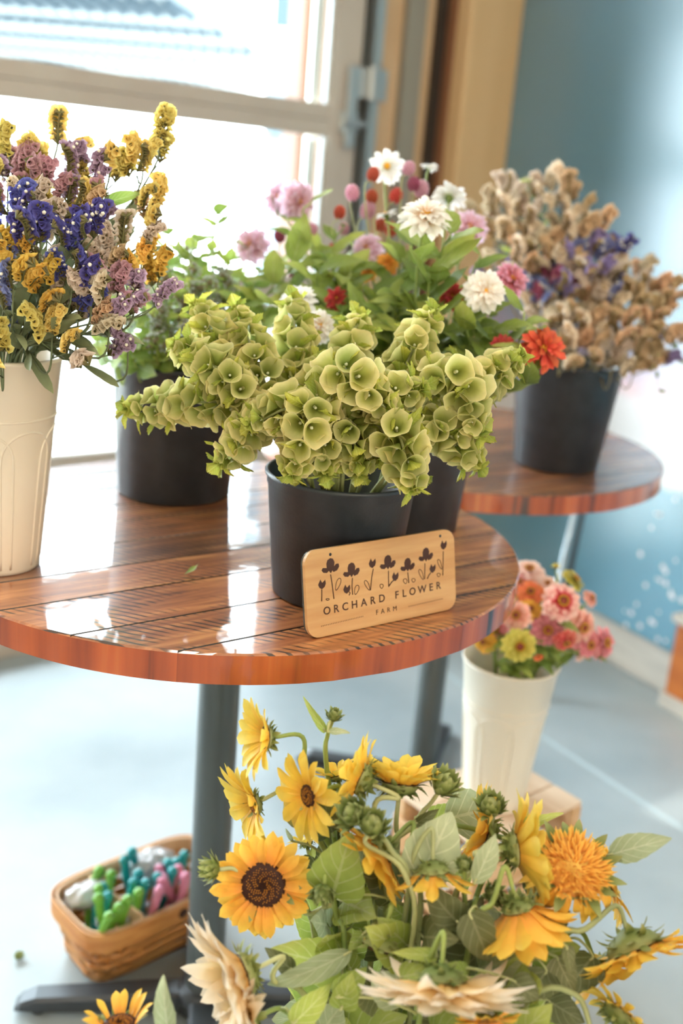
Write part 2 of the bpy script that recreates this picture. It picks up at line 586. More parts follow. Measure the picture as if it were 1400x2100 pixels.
part('glint_splatter', q.mesh('glint_splatter', mat('white_glint', (250, 250, 250), 0.15)), wr, kind='stuff')  # white splatter dots, enlarged to draw blurred specular glints
bbm = mat('whitewashed_board', (216, 208, 196), 0.6, noise=(3, (196, 190, 180), 1.0, (1, 8, 8)))
q = MB(); q.rbox((0.79, -sgn * 0.012, 0.078), (1.42, 0.024, 0.155), 0.004)
struct('baseboard_right', q.mesh('baseboard_right', bbm, False), WALLM)

# wooden bench box against the wall at the right edge of the view
bx = thing('wooden_bench', 'orange-brown wooden box bench on a pale plinth at the wall, at the right edge', 'bench', WALLM @ V((1.775, -sgn * 0.062, 0)), rotz=math.atan2(WD.y, WD.x))
ow = mat('orange_timber', (204, 118, 48), 0.45, noise=(3, (176, 92, 34), 1.0, (0.6, 5, 5)))
q = MB(); q.rbox((0, 0, 0.19), (0.5, 0.09, 0.27), 0.004); part('body', q.mesh('body', ow, False), bx)
q = MB(); q.rbox((0, 0, 0.0275), (0.53, 0.11, 0.055), 0.004); part('plinth', q.mesh('plinth', bbm, False), bx)
q = MB(); q.rbox((0, 0, 0.34), (0.54, 0.115, 0.03), 0.006); part('seat_board', q.mesh('seat_board', bbm, False), bx)
q = MB(); q.rbox((0.02, 0.03 * sgn, 0.58), (0.5, 0.03, 0.44), 0.004); part('back_board', q.mesh('back_board', mat('dark_walnut', (88, 66, 52), 0.5), False), bx)

# warm glowing panels added unseen behind the photographer as front fill light
WC = (C3 + C2) / 2
w2 = bpy.data.objects.new('fill_panel', None); col.objects.link(w2)
w2.matrix_basis = M.Translation(WC - WD * 0.02) @ frame((0, 0, 1), (C2 - C3).normalized())
w2['kind'] = 'structure'
w2['label'] = 'warm glowing fill panels added out of view behind the photographer'
bm_, nt, b, out = nodes('fill_glow')
b.inputs['Base Color'].default_value = lin((240, 225, 200)); b.inputs['Emission Color'].default_value = (1.0, 0.84, 0.66, 1); b.inputs['Emission Strength'].default_value = 3.0
for k in range(4):
    q = MB(); q.box((-1.65 + k * 1.1, 0, 1.55), (1.0, 0.012, 2.3)); part('glow_panel', q.mesh('glow_panel', bm_, False), w2)
for k in range(5):
    q = MB(); q.rbox((-2.2 + k * 1.1, 0, 1.55), (0.09, 0.05, 2.5), 0.004); part('panel_upright', q.mesh('panel_upright', alu, False), w2)
for z in (0.33, 2.77):
    q = MB(); q.rbox((0, 0, z), (4.5, 0.06, 0.12), 0.004); part('panel_rail', q.mesh('panel_rail', alu, False), w2)

# ------------------------------------------------------------------ outside
q = MB(); q.prism([(-30, -4), (-30, 40), (26, 40), (26, 5.6), (C0.x + 0.1, C0.y + 0.35), (C1.x - 0.1, C1.y + 0.2)], -0.1, -0.03)
gr = part('pavement', q.mesh('pavement', mat('pale_pavement', (205, 205, 200), 0.8, noise=(1, (225, 225, 220), 1.0)), False), kind='structure')
can = thing('patio_canopy', 'white slatted patio canopy outside the glazed door, seen from below', 'canopy', (-4.2, 12.2, 0), rotz=math.radians(-4))
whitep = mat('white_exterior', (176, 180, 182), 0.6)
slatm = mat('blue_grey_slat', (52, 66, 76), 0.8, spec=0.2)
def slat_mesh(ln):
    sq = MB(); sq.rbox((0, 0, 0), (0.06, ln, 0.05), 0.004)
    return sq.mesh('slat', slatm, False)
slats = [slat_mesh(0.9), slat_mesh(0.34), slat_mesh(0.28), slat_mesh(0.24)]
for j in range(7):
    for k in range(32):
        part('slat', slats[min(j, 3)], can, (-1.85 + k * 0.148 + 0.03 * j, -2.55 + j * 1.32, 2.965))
pq = MB(); pq.box((-0.33, 0.6, 3.0), (6.5, 9.2, 0.02)); part('roof_sheet', pq.mesh('roof_sheet', mat('canopy_sheet', (136, 142, 146), 0.7, spec=0.2), False), can)
pst = MB(); pst.rbox((0, 0, 1.48), (0.16, 0.16, 2.95), 0.01); pstm = pst.mesh('canopy_post', whitep, False)
for x in (-3.4, 2.8):
    for y in (4.4,):
        part('canopy_post', pstm, can, (x, y, 0))
pp = at(629, 100, 4.95)
q = MB(); q.rbox((0, 0, 1.6), (0.125, 0.125, 3.2), 0.006)
o = part('timber_post', q.mesh('timber_post', mat('pale_pink_timber', (112, 82, 66), 0.6, noise=(2, (102, 74, 60), 1.0, (6, 6, 0.5))), False), None, M.Translation((pp.x, pp.y, -0.03)) @ M.Rotation(math.atan2(UD.y, UD.x), 4, 'Z'))
tag(o, 'pale pinkish timber post standing just outside the glazed door', 'post')
hs = at(580, 65, 11.6)
hb = thing('neighbouring_building', 'pale blue building with a dark window across the patio', 'building', (hs.x, 11.6, -0.03))
q = MB(); q.rbox((0.85, 0.5, 2.3), (2.0, 1.0, 4.7), 0.01); part('wall', q.mesh('wall', mat('pale_blue_siding', (122, 134, 142), 0.7), False), hb)
q = MB(); q.rbox((0.02, -0.02, hs.z + 0.58), (0.30, 0.05, 1.1), 0.004)
w_ = part('window', q.mesh('window', mat('white_window_frame', (225, 232, 235), 0.5), False), hb)
q = MB(); q.box((0.02, -0.05, hs.z + 0.56), (0.24, 0.012, 1.02)); part('pane', q.mesh('pane', mat('dark_window_glass', (40, 58, 68), 0.5), False), w_)
q = MB(); q.rbox((0.03, -0.02, 2.35), (0.22, 0.05, 0.4), 0.004); part('window', q.mesh('window', mat('grey_window', (70, 90, 100), 0.6), False), hb)

# ------------------------------------------------------------------ ceiling lamps of the shop (their light is part of the warm room light)
lamp_shade = mat('lamp_white', (245, 240, 230), 0.5)
lm, nt, b, out = nodes('lamp_diffuser')
b.inputs['Emission Color'].default_value = (1.0, 0.90, 0.78, 1); b.inputs['Emission Strength'].default_value = 4
lamps = [(1.3, 1.2, 'nearest the blue wall'), (-1.3, 0.9, 'left of the front table'), (0.3, -1.2, 'behind the photographer'), (0.9, 2.9, 'above the far table'), (-0.4, 0.3, 'over the photographer')]
for x, y, note in lamps:
    t = thing('ceiling_lamp', 'round white ceiling lamp with a warm diffuser, ' + note, 'lamp', (x, y, H), 'ceiling lamps')
    q = MB(); q.lathe([(0.0, 0.0), (0.27, 0.0), (0.28, -0.03), (0.28, -0.08), (0.265, -0.08), (0.265, -0.05), (0.0, -0.05)], 32)
    part('housing', q.mesh('housing', lamp_shade), t)
    q = MB(); q.lathe([(0.0, -0.062), (0.2, -0.062), (0.262, -0.055)], 32)
    part('diffuser', q.mesh('diffuser', lm), t)
    lo = light('lamp_light', 'AREA', 6, (1.0, 0.88, 0.74), (x, y, H - 0.085), None, shape='DISK', size=0.5)
# ================================================================== bar tables
TZ, TR, TTH = 1.07, 0.5334, 0.046
PLANK_AZ = math.atan2(math.cos(math.radians(53.5)), math.sin(math.radians(53.5)))

m, nt, b, out = nodes('reclaimed_plank')
tc = N(nt, 'ShaderNodeTexCoord'); oi = N(nt, 'ShaderNodeObjectInfo')
def noise_at(scale, stretch, rot=0.0, det=5):
    mp = N(nt, 'ShaderNodeMapping'); mp.inputs['Scale'].default_value = stretch; mp.inputs['Rotation'].default_value = (0, 0, rot)
    nt.links.new(tc.outputs['Object'], mp.inputs['Vector'])
    n = N(nt, 'ShaderNodeTexNoise'); n.inputs['Scale'].default_value = scale; n.inputs['Detail'].default_value = det
    cmb = N(nt, 'ShaderNodeVectorMath', operation='ADD'); nt.links.new(mp.outputs[0], cmb.inputs[0])
    mulr = N(nt, 'ShaderNodeVectorMath', operation='SCALE'); mulr.inputs[0].default_value = (7, 3, 9); nt.links.new(oi.outputs['Random'], mulr.inputs['Scale'])
    nt.links.new(mulr.outputs[0], cmb.inputs[1]); nt.links.new(cmb.outputs[0], n.inputs['Vector'])
    return n
g = noise_at(7, (1.0, 9, 9))
rc = ramp(nt, [(0.25, (104, 58, 32)), (0.5, (160, 96, 54)), (0.72, (200, 138, 84))]); nt.links.new(g.outputs['Fac'], rc.inputs[0])
hs = N(nt, 'ShaderNodeHueSaturation'); nt.links.new(rc.outputs[0], hs.inputs['Color'])
mr = N(nt, 'ShaderNodeMapRange'); nt.links.new(oi.outputs['Random'], mr.inputs[0]); mr.inputs[3].default_value = 0.62; mr.inputs[4].default_value = 1.35
nt.links.new(mr.outputs[0], hs.inputs['Value'])
mpw = N(nt, 'ShaderNodeMapping'); mpw.inputs['Rotation'].default_value = (0, 0, math.radians(-38)); nt.links.new(tc.outputs['Object'], mpw.inputs['Vector'])
saw = N(nt, 'ShaderNodeTexWave'); saw.inputs['Scale'].default_value = 24; saw.inputs['Distortion'].default_value = 3.0; saw.inputs['Detail'].default_value = 3; saw.inputs['Detail Scale'].default_value = 0.6; nt.links.new(mpw.outputs[0], saw.inputs['Vector'])
msk = noise_at(6, (1, 3.0, 1), 0, 4)
rs = ramp(nt, [(0.70, (0, 0, 0)), (0.84, (255, 255, 255))]); nt.links.new(saw.outputs['Fac'], rs.inputs[0])
rm = ramp(nt, [(0.42, (0, 0, 0)), (0.54, (255, 255, 255))]); nt.links.new(msk.outputs['Fac'], rm.inputs[0])
mu = N(nt, 'ShaderNodeMath', operation='MULTIPLY'); nt.links.new(rs.outputs[0], mu.inputs[0]); nt.links.new(rm.outputs[0], mu.inputs[1])
mk = N(nt, 'ShaderNodeMath', operation='MULTIPLY'); nt.links.new(mu.outputs[0], mk.inputs[0]); mk.inputs[1].default_value = 0.95
mi = N(nt, 'ShaderNodeMix', data_type='RGBA'); nt.links.new(mk.outputs[0], mi.inputs[0]); nt.links.new(hs.outputs[0], mi.inputs[6]); mi.inputs[7].default_value = lin((38, 24, 18))
nt.links.new(mi.outputs[2], b.inputs['Base Color'])
b.inputs['Roughness'].default_value = 0.5
b.inputs['Coat Weight'].default_value = 1.0
b.inputs['Coat Roughness'].default_value = 0.035
b.inputs['Coat IOR'].default_value = 1.75
bn = noise_at(14, (1, 1, 1), 0, 2)
bp = N(nt, 'ShaderNodeBump'); bp.inputs['Strength'].default_value = 0.035; bp.inputs['Distance'].default_value = 0.01; nt.links.new(bn.outputs['Fac'], bp.inputs['Height'])
nt.links.new(bp.outputs[0], b.inputs['Coat Normal'])
plank_m = m
m, nt, b, out = nodes('plank_edge')
tc = N(nt, 'ShaderNodeTexCoord'); oi = N(nt, 'ShaderNodeObjectInfo')
e1 = noise_at(26, (1, 1, 0.05), 0, 4)
rc = ramp(nt, [(0.30, (60, 28, 16)), (0.38, (152, 66, 26)), (0.6, (190, 92, 40)), (0.75, (208, 122, 62))]); nt.links.new(e1.outputs['Fac'], rc.inputs[0])
nt.links.new(rc.outputs[0], b.inputs['Base Color'])
b.inputs['Roughness'].default_value = 0.45; b.inputs['Coat Weight'].default_value = 1.0; b.inputs['Coat Roughness'].default_value = 0.05
edge_m = m
resin = mat('dark_resin_joint', (34, 22, 16), 0.3, coat=1.0)
post_m = mat('grey_powder_coat', (92, 98, 98), 0.38, 0.35)
foot_m = mat('black_satin_metal', (64, 68, 72), 0.36, 0.3)

def strip(a, b2, Rr, n=9):
    pts = []
    for k in range(n):
        v = a + (b2 - a) * k / (n - 1)
        pts.append((math.sqrt(max(Rr * Rr - v * v, 0)), v))
    for k in range(n):
        v = b2 + (a - b2) * k / (n - 1)
        pts.append((-math.sqrt(max(Rr * Rr - v * v, 0)), v))
    return pts

def bar_table(label, cx, cy, arm0, seed):
    rr = random.Random(seed)
    t = thing('bar_table', label, 'table', (cx, cy, 0), 'round bar tables', PLANK_AZ)
    q = MB(); q.lathe([(0.0, TZ - TTH + 0.001), (TR - 0.004, TZ - TTH + 0.001), (TR - 0.004, TZ - 0.0022), (0.0, TZ - 0.0022)], 96)
    top = part('tabletop', q.mesh('tabletop', resin, False), t)
    v = -TR + 0.0005
    while v < TR - 0.01:
        w = rr.uniform(0.088, 0.125)
        e = min(v + w, TR - 0.0005)
        if TR - e < 0.03:
            e = TR - 0.0005
        q = MB()
        r0 = strip(v, e, TR); r1 = strip(v + 0.0022, e - 0.0022, TR - 0.0028)
        n = len(r0)
        for ring, z in ((r0, TZ - TTH), (r0, TZ - 0.0028), (r1, TZ)):
            for p in ring:
                q.v.append((p[0], p[1], z)); q.t.append(0.5); q.w.append(0)
        q.f.append(tuple(reversed(range(n)))); q.m.append(0)
        for lv in (0, 1):
            for i in range(n):
                k = (i + 1) % n
                q.f.append((lv * n + i, lv * n + k, (lv + 1) * n + k, (lv + 1) * n + i)); q.m.append(2 if (i == n // 2 - 1 and e < TR - 0.01) or (i == n - 1 and v > -TR + 0.01) else (1 if lv == 0 else 0))
        q.f.append(tuple(2 * n + i for i in range(n))); q.m.append(0)
        part('plank', q.mesh('plank', [plank_m, edge_m, resin], False), top)
        v = e
    q = MB(); q.lathe([(0.0, TZ - TTH - 0.012), (0.14, TZ - TTH - 0.012), (0.14, TZ - TTH), (0.0, TZ - TTH)], 32)
    part('mounting_plate', q.mesh('mounting_plate', foot_m, False), t)
    q = MB(); q.lathe([(0.0395, 0.03), (0.0395, TZ - TTH - 0.011)], 32)
    part('column', q.mesh('column', post_m), t)
    q = MB(); q.lathe([(0.0, 0.075), (0.05, 0.07), (0.058, 0.055), (0.058, 0.02), (0.0, 0.02)], 32)
    part('hub', q.mesh('hub', foot_m), t)
    q = MB()
    def arm(i, j):
        x = [0.02, 0.12, 0.25, 0.345, 0.375, 0.388][j]
        hh = [0.062, 0.058, 0.05, 0.045, 0.032, 0.018][j]
        w = [0.03, 0.029, 0.027, 0.026, 0.024, 0.018][j]
        sec = [(-w, 0.016), (-w, hh - 0.006), (-w * 0.7, hh), (w * 0.7, hh), (w, hh - 0.006), (w, 0.016)]
        return V((x, sec[i][0], sec[i][1])), 0.5, 0
    q.grid(arm, 6, 6, 0, True)
    q.f.append((30, 31, 32, 33, 34, 35)); q.m.append(0)
    q.lathe([(0.0, 0.0), (0.016, 0.0), (0.016, 0.017)], 12, 0, (0.34, 0, 0))
    am = q.mesh('foot', foot_m, False)
    for k in range(4):
        part('foot', am, t, M.Rotation(arm0 - PLANK_AZ + k * PI / 2, 4, 'Z'))
    return t

T1 = V((-0.205, 1.861, 0)); T2 = V((0.300, 2.812, 0))
bar_table('round bar-height table of glossy reclaimed planks in front, holding the wooden sign', T1.x, T1.y, math.radians(186.7), 11)
bar_table('round bar-height plank table further back by the blue wall', T2.x, T2.y, math.radians(165), 23)

# slim easel leaning behind the far table
ea, eb = on(1088, 1430, 0.0), at(1206, 930, 3.75)
chrome = mat('chrome', (190, 200, 205), 0.2, 0.9)
blackm = mat('black_metal', (40, 46, 50), 0.4, 0.3)
st = thing('folded_easel', 'slim folded easel with slanted metal legs, leaning behind the far table', 'easel', ea)
for k, mm in enumerate((chrome, blackm)):
    q = MB(); q.tube([V((0.045 * k, 0.02 * k, 0)), eb - ea + V((0.03 * k, 0.02 * k, 0))], 0.010, n=10)
    part('leg', q.mesh('leg', mm), st)
q = MB(); q.tube([(eb - ea) * 0.97, (eb - ea) * 0.97 + V((0.06, 0.03, 0))], 0.009, n=8); part('hinge_bar', q.mesh('hinge_bar', chrome), st)

# ================================================================== buckets and vases
bucket_m = mat('black_plastic', (46, 53, 60), 0.36, spec=0.5, noise=(30, (54, 61, 68), 1.0), bump=(160, 0.03))
water_m = mat('dim_water', (40, 46, 40), 0.08)
def bucket(label, x, y, z, rb, rt, h):
    t = thing('flower_bucket', label, 'bucket', (x, y, z), 'black buckets')
    q = MB()
    q.lathe([(0.0, 0.002), (rb - 0.006, 0.0), (rb, 0.004), (rb + (rt - rb) * 0.9, h * 0.9), (rb + (rt - rb) * 0.9 + 0.0015, h * 0.905), (rt, h - 0.008), (rt + 0.003, h - 0.006), (rt + 0.0035, h - 0.001), (rt + 0.001, h + 0.001),
             (rt - 0.003, h - 0.001), (rb - 0.003, 0.006), (0.0, 0.006)], 64)
    part('shell', q.mesh('shell', bucket_m), t)
    q = MB(); rw = rb + (rt - rb) * 0.55 - 0.004
    q.lathe([(0.0, h * 0.55), (rw, h * 0.55)], 40)
    part('water', q.mesh('water', water_m), t)
    return V((x, y, z)), rt, h
BF = bucket('black plastic bucket of pale green bells of ireland behind the wooden sign', -0.004, 1.602, TZ, 0.097, 0.116, 0.198)
BM = bucket('black plastic bucket of dahlias, half hidden behind the front bucket', 0.122, 2.005, TZ, 0.104, 0.124, 0.255)
BL = bucket('large dark bucket of flowering mint by the window', -0.345, 2.092, TZ, 0.113, 0.128, 0.268)
BR = bucket('black bucket of dried flowers on the far table', 0.522, 2.607, TZ, 0.103, 0.133, 0.262)
BS = bucket('black floor bucket holding the sunflowers in front of the table', 0.13, 1.12, 0.0, 0.125, 0.150, 0.40)

cream = mat('cream_enamel', (232, 222, 204), 0.34, spec=0.45)
def vase(label, x, y, z, rotz=0.0):
    rb, rt, h = 0.066, 0.101, 0.338
    t = thing('enamel_vase', label, 'vase', (x, y, z), 'cream enamel vases', rotz)
    rad = lambda zz: rb + (rt - rb) * zz / h
    q = MB()
    q.lathe([(0.0, 0.003), (rb - 0.002, 0.003), (rb - 0.001, 0.0), (rb + 0.001, 0.001), (rb + 0.001, 0.006), (rad(h * 0.5), h * 0.5), (rt, h - 0.006), (rt + 0.003, h - 0.004), (rt + 0.003, h), (rt, h + 0.002), (rt - 0.003, h - 0.001), (rb - 0.002, 0.008), (0.0, 0.008)], 72)
    part('body', q.mesh('body', cream), t)
    q = MB(); zz = h * 0.735
    q.tube([V((rad(zz) * math.cos(a), rad(zz) * math.sin(a), zz)) for a in [2 * PI * i / 72 for i in range(73)]], 0.0022, n=6, cap=False)
    part('raised_ring', q.mesh('raised_ring', cream), t)
    q = MB()
    pts = []
    half = math.radians(29)
    for i in range(41):
        u = i / 40
        if u < 0.32:
            a, zf = -half, 0.03 + u / 0.32 * 0.50
        elif u > 0.68:
            a, zf = half, 0.03 + (1 - u) / 0.32 * 0.50
        else:
            w = (u - 0.32) / 0.36
            a = -half * math.cos(w * PI); zf = 0.53 + 0.155 * math.sin(w * PI) ** 0.8
        pts.append(V((rad(zf * h) * math.cos(a), rad(zf * h) * math.sin(a), zf * h)))
    q.tube(pts, 0.0021, n=6)
    am = q.mesh('embossed_arch', cream)
    for k in range(8):
        part('embossed_arch', am, t, M.Rotation(k * PI / 4 + 0.13, 4, 'Z'))
    return V((x, y, z)), rt, h
VL = vase('tall cream enamel vase with embossed arches at the left of the table, full of statice', -0.545, 1.605, TZ)
VR = vase('tall cream enamel vase of zinnias standing on the wooden crate', 0.385, 2.085, 0.428, 0.3)

# ================================================================== wooden sign
SA, SB_ = on(627, 1311, TZ), on(930, 1246, TZ)
SX = (SB_ - SA); SX.z = 0
SW = SX.length; SX.normalize()
SN = V((SX.y, -SX.x, 0))
if SN.y > 0:
    SN = -SN
LEAN = math.radians(12)
SU = V((0, 0, 1)) * math.cos(LEAN) - SN * math.sin(LEAN)
SNN = SX.cross(SU)
SIGN = M.Translation((SA.x, SA.y, TZ)) @ M((SX, SU, SNN)).transposed().to_4x4()
SH = 0.127
def rrect(w, h, r, n=7, inset=0.0):
    pts = []
    for cx, cy, a0 in ((w - r, r, -PI / 2), (w - r, h - r, 0), (r, h - r, PI / 2), (r, r, PI)):
        for k in range(n):
            a = a0 + PI / 2 * k / (n - 1)
            pts.append((cx + (r - inset) * math.cos(a), cy + (r - inset) * math.sin(a)))
    return pts
sign = bpy.data.objects.new('wooden_sign', None); col.objects.link(sign); sign.matrix_basis = SIGN
tag(sign, 'rounded maple board sign with engraved flowers and lettering on the front table', 'sign')
signwood = mat('maple_board', (212, 168, 112), 0.42, noise=(5, (198, 148, 92), 1.0, (1.0, 9, 1)), coat=0.25)
engr = mat('burnt_engraving', (66, 36, 24), 0.6)
q = MB(); q.prism(rrect(SW, SH, 0.020), 0.0, 0.006); part('board', q.mesh('board', signwood, False), sign)
acr = mat('clear_acrylic', (225, 240, 240), 0.05, trans=0.9)
q = MB(); q.prism(rrect(SW, SH, 0.021), -0.0042, -0.0003); part('acrylic_backing', q.mesh('acrylic_backing', acr, False), sign)
def sg(x, y):
    u = (x - 112) / 1200.0
    top, bot = 222 - 175 * u, 902 - 212 * u
    return V((u * SW, (bot - y) / (bot - top) * SH, 0))
ZE = 0.0062
def drawing(pts, name='engraved_flower'):
    q = MB(); q.prism([(p[0], p[1]) for p in pts], 0.0058, ZE)
    return q
BLOOM = [(0, -.62), (-.2, -.3), (-.42, -.5), (-.8, -.42), (-1.0, -.12), (-.85, .14), (-.42, .06), (-.44, .55), (-.3, .95), (0.02, 1.12), (.3, 1.0), (.46, .6), (.4, .12), (.62, .36), (.9, .36), (.96, .02), (.72, -.38), (.3, -.52), (.2, -.3)]
BUD = [(0, -.75), (-.42, -.45), (-.62, .1), (-.45, .5), (-.2, 1.0), (.02, .45), (.12, .4), (.6, .85), (.68, .2), (.5, -.35)]
k1 = SW / 1200
def stalk(q, pts, w=8.5):
    q.tube([sg(*p) + V((0, 0, 0.0058)) for p in pts], w * k1 * 0.5, n=5)
items = [(BLOOM, 300, 350, 68, [(298, 400), (306, 470), (315, 590)]), (BLOOM, 457, 385, 66, [(462, 430), (456, 500), (458, 562)]), (BLOOM, 745, 330, 66, [(748, 380), (746, 440), (745, 508)]),
         (BLOOM, 906, 350, 62, [(905, 395), (908, 440), (910, 480)]), (BLOOM, 1062, 272, 64, [(1052, 325), (1048, 390), (1045, 452)]),
         (BUD, 230, 480, 44, [(228, 515), (226, 560), (223, 606)]), (BUD, 414, 522, 42, [(432, 540), (440, 548), (430, 566)]), (BUD, 620, 325, 44, [(628, 362), (612, 430), (598, 532)]),
         (BUD, 800, 432, 42, [(790, 455), (770, 470), (748, 500)]), (BUD, 1114, 372, 42, [(1100, 400), (1082, 420), (1066, 450)]), (BUD, 1216, 185, 44, [(1213, 230), (1208, 330), (1202, 425)])]
for shp, cx, cy_, sc_, sp in items:
    u = (cx - 112) / 1200
    dxy = sg(cx, cy_)
    pts = []
    for (a, c) in shp:
        p = sg(cx + a * sc_, cy_ - c * sc_ - a * sc_ * 0.15)
        pts.append((p.x, p.y))
    q = drawing(pts)
    fl = part('engraved_flower', q.mesh('engraved_flower', engr, False), sign)
    q = MB(); stalk(q, sp); part('engraved_stalk', q.mesh('engraved_stalk', engr), fl)
for cx, cy_, w, h, tl in ((350, 478, 20, 50, .35), (490, 525, 20, 38, .3), (575, 492, 18, 42, -.4), (688, 502, 17, 17, 0), (882, 466, 20, 20, -.2), (950, 460, 19, 15, .1), (1018, 415, 18, 44, -.35), (1180, 335, 16, 42, -.35), (1166, 420, 18, 14, .1), (268, 593, 16, 7, 0)):
    q = MB()
    ring = []
    for i in range(15):
        a = 2 * PI * i / 14
        x, y = w * math.cos(a) * (0.75 + 0.25 * math.sin(a)), h * math.sin(a)
        ring.append((cx + x * math.cos(tl) + y * math.sin(tl), cy_ + x * math.sin(tl) - y * math.cos(tl)))
    stalk(q, ring, 6.0)
    part('engraved_leaf', q.mesh('engraved_leaf', engr), sign)
for (x0, y0, x1, y1, n) in ((213, 799, 530, 735, 26), (903, 668, 1190, 612, 24)):
    q = MB()
    for i in range(n):
        p = sg(x0 + (x1 - x0) * i / (n - 1), y0 + (y1 - y0) * i / (n - 1))
        q.box((p.x, p.y, 0.006), (3.4 * k1, 7.5 * k1, 0.0006))
    part('dotted_line', q.mesh('dotted_line', engr, False), sign, kind='stuff')
for x, y in ((303, 246), (1190, 109)):
    p = sg(x, y); q = MB(); q.lathe([(0.0, 0.0063), (0.0022, 0.0063), (0.0024, 0.0058)], 14, 0, (p.x, p.y, 0)); part('hole', q.mesh('hole', blackm), sign)
# lettering
def letters(txt, x0, y0, x1, y1, cap, weights):
    objs, tot = [], sum(weights)
    acc = 0.0
    for ch, w in zip(txt, weights):
        c = acc + w / 2; acc += w
        if ch == ' ':
            continue
        cu = bpy.data.curves.new('letter', 'FONT')
        cu.body = ch; cu.size = cap / 0.69; cu.extrude = 0.0003; cu.offset = cap * 0.018 if cap > 0.01 else 0.0; cu.align_x = 'CENTER'; cu.resolution_u = 3
        o = bpy.data.objects.new('letter_source', cu); col.objects.link(o)
        f = c / tot
        objs.append((o, sg(x0 + (x1 - x0) * f, y0 + (y1 - y0) * f)))
    return objs
lo_ = letters('ORCHARD FLOWER', 222, 716, 1190, 526, 0.0112, [1.1, 1, 1.05, 1.1, 1.1, 1, 1.2, .75, .95, .9, 1.15, 1.3, 1, .9]) + letters('FARM', 622, 728, 815, 694, 0.0072, [.9, 1, 1, 1.15])
dg = bpy.context.evaluated_depsgraph_get()
made = [(bpy.data.meshes.new_from_object(o.evaluated_get(dg)), p) for o, p in lo_]
for o, p in lo_:
    c_ = o.data; bpy.data.objects.remove(o); bpy.data.curves.remove(c_)
for me, p in made:
    me.name = 'letter'; me.materials.clear(); me.materials.append(engr)
    part('letter', me, sign, (p.x, p.y, 0.0061))

# ================================================================== crate under the right-hand vase
CR = V((0.59, 2.106, 0)); E1 = V((-0.65, 0.76, 0)).normalized(); E2 = V((-0.77, -0.64, 0)); E2 = (E2 - E1 * E2.dot(E1)).normalized()
crate = bpy.data.objects.new('wooden_crate', None); col.objects.link(crate)
crate.matrix_basis = M.Translation(CR) @ M((E1, E2, V((0, 0, 1)))).transposed().to_4x4()
tag(crate, 'pale pine crate standing on end as a plinth for the right vase', 'crate')
pine = mat('pale_pine', (226, 186, 142), 0.6, noise=(4, (208, 160, 112), 1.0, (1, 1, 6)))
pine_t = mat('lighter_pine', (236, 210, 182), 0.6, noise=(4, (222, 190, 156), 1.0, (1, 6, 1)))  # lighter tone for the top boards
CL, CW, CH = 0.25, 0.33, 0.428
for k in range(3):
    w = CL / 3
    q = MB(); q.rbox((w * (k + 0.5), CW / 2, CH - 0.006), (w - 0.004, CW, 0.012), 0.002); part('top_board', q.mesh('top_board', pine_t, False), crate)
for a, c in ((0.012, 0.014), (CL - 0.012, 0.014), (0.012, CW - 0.014), (CL - 0.012, CW - 0.014)):
    q = MB(); q.rbox((a, c, (CH - 0.012) / 2), (0.024, 0.028, CH - 0.012), 0.002); part('corner_post', q.mesh('corner_post', pine, False), crate)
for z in (0.05, 0.145, 0.24, 0.335):
    for (cx, cy_, sx, sy) in ((CL / 2, -0.004, CL, 0.008), (CL / 2, CW + 0.004, CL, 0.008), (-0.004, CW / 2, 0.008, CW), (CL + 0.004, CW / 2, 0.008, CW)):
        q = MB(); q.rbox((cx, cy_, z), (sx, sy, 0.075), 0.002); part('slat', q.mesh('slat', pine, False), crate)

# ================================================================== splint basket of snips
BKC, BKS = (-0.372, 2.065, 0), 1.13
bk = thing('splint_basket', 'shallow woven splint basket full of flower snips on the floor behind the table column', 'basket', BKC, rotz=math.atan2(0.69, 0.72))
bk.scale = (BKS,) * 3
splint = mat('honey_splint', (222, 160, 92), 0.5, noise=(9, (196, 128, 66), 1.0, (1, 1, 6)))
rimm = mat('pale_splint_rim', (228, 188, 146), 0.5, noise=(9, (210, 164, 118), 1.0))
def brim(a, f, grow=0.0):
    """rounded rectangle perimeter; f 0 bottom .. 1 top"""
    lx, ly = 0.148 + 0.022 * f + grow, 0.070 + 0.028 * f + grow
    c, s = math.cos(a), math.sin(a)
    e = 0.42
    return lx * math.copysign(abs(c) ** e, c), ly * math.copysign(abs(s) ** e, s)
NB = 96
for k in range(5):
    z0, z1 = 0.008 + k * 0.0225, 0.008 + k * 0.0225 + 0.0195
    q = MB()
    def fn(i, j):
        a = 2 * PI * i / NB
        z = (z0, z0, z1, z1)[j]; off = (0.0, 0.0016, 0.0016, 0.0)[j]
        wob = 0.0028 * math.sin(a * 12 + (PI if k % 2 else 0))
        x, y = brim(a, z / 0.13, off + wob)
        return V((x, y, z)), 0.5, 0
    q.grid(fn, NB, 4, 0, True)
    part('weaver', q.mesh('weaver', splint), bk)
for k in range(24):
    a = 2 * PI * (k + 0.5) / 24
    q = MB()
    def fn(i, j):
        z = j * 0.125 / 6
        x, y = brim(a + (i - 0.5) * 0.10, z / 0.13, 0.0002)
        return V((x, y, z + 0.004)), 0.5, 0
    q.grid(fn, 2, 7)
    part('stake', q.mesh('stake', splint), bk)
for nm, g0, g1, z0, z1 in (('outer_rim', 0.003, 0.0065, 0.098, 0.136), ('inner_rim', -0.005, -0.0012, 0.106, 0.137)):
    q = MB()
    def fn(i, j):
        a = 2 * PI * i / NB
        z = (z0, z1, z1, z0, z0)[j]; off = (g1, g1, g0, g0, g1)[j]
        x, y = brim(a, 1.0, off)
        return V((x, y, z)), 0.5, 0
    q.grid(fn, NB, 5, 0, True)
    part(nm, q.mesh(nm, rimm if nm[0] == 'i' else splint, False), bk)
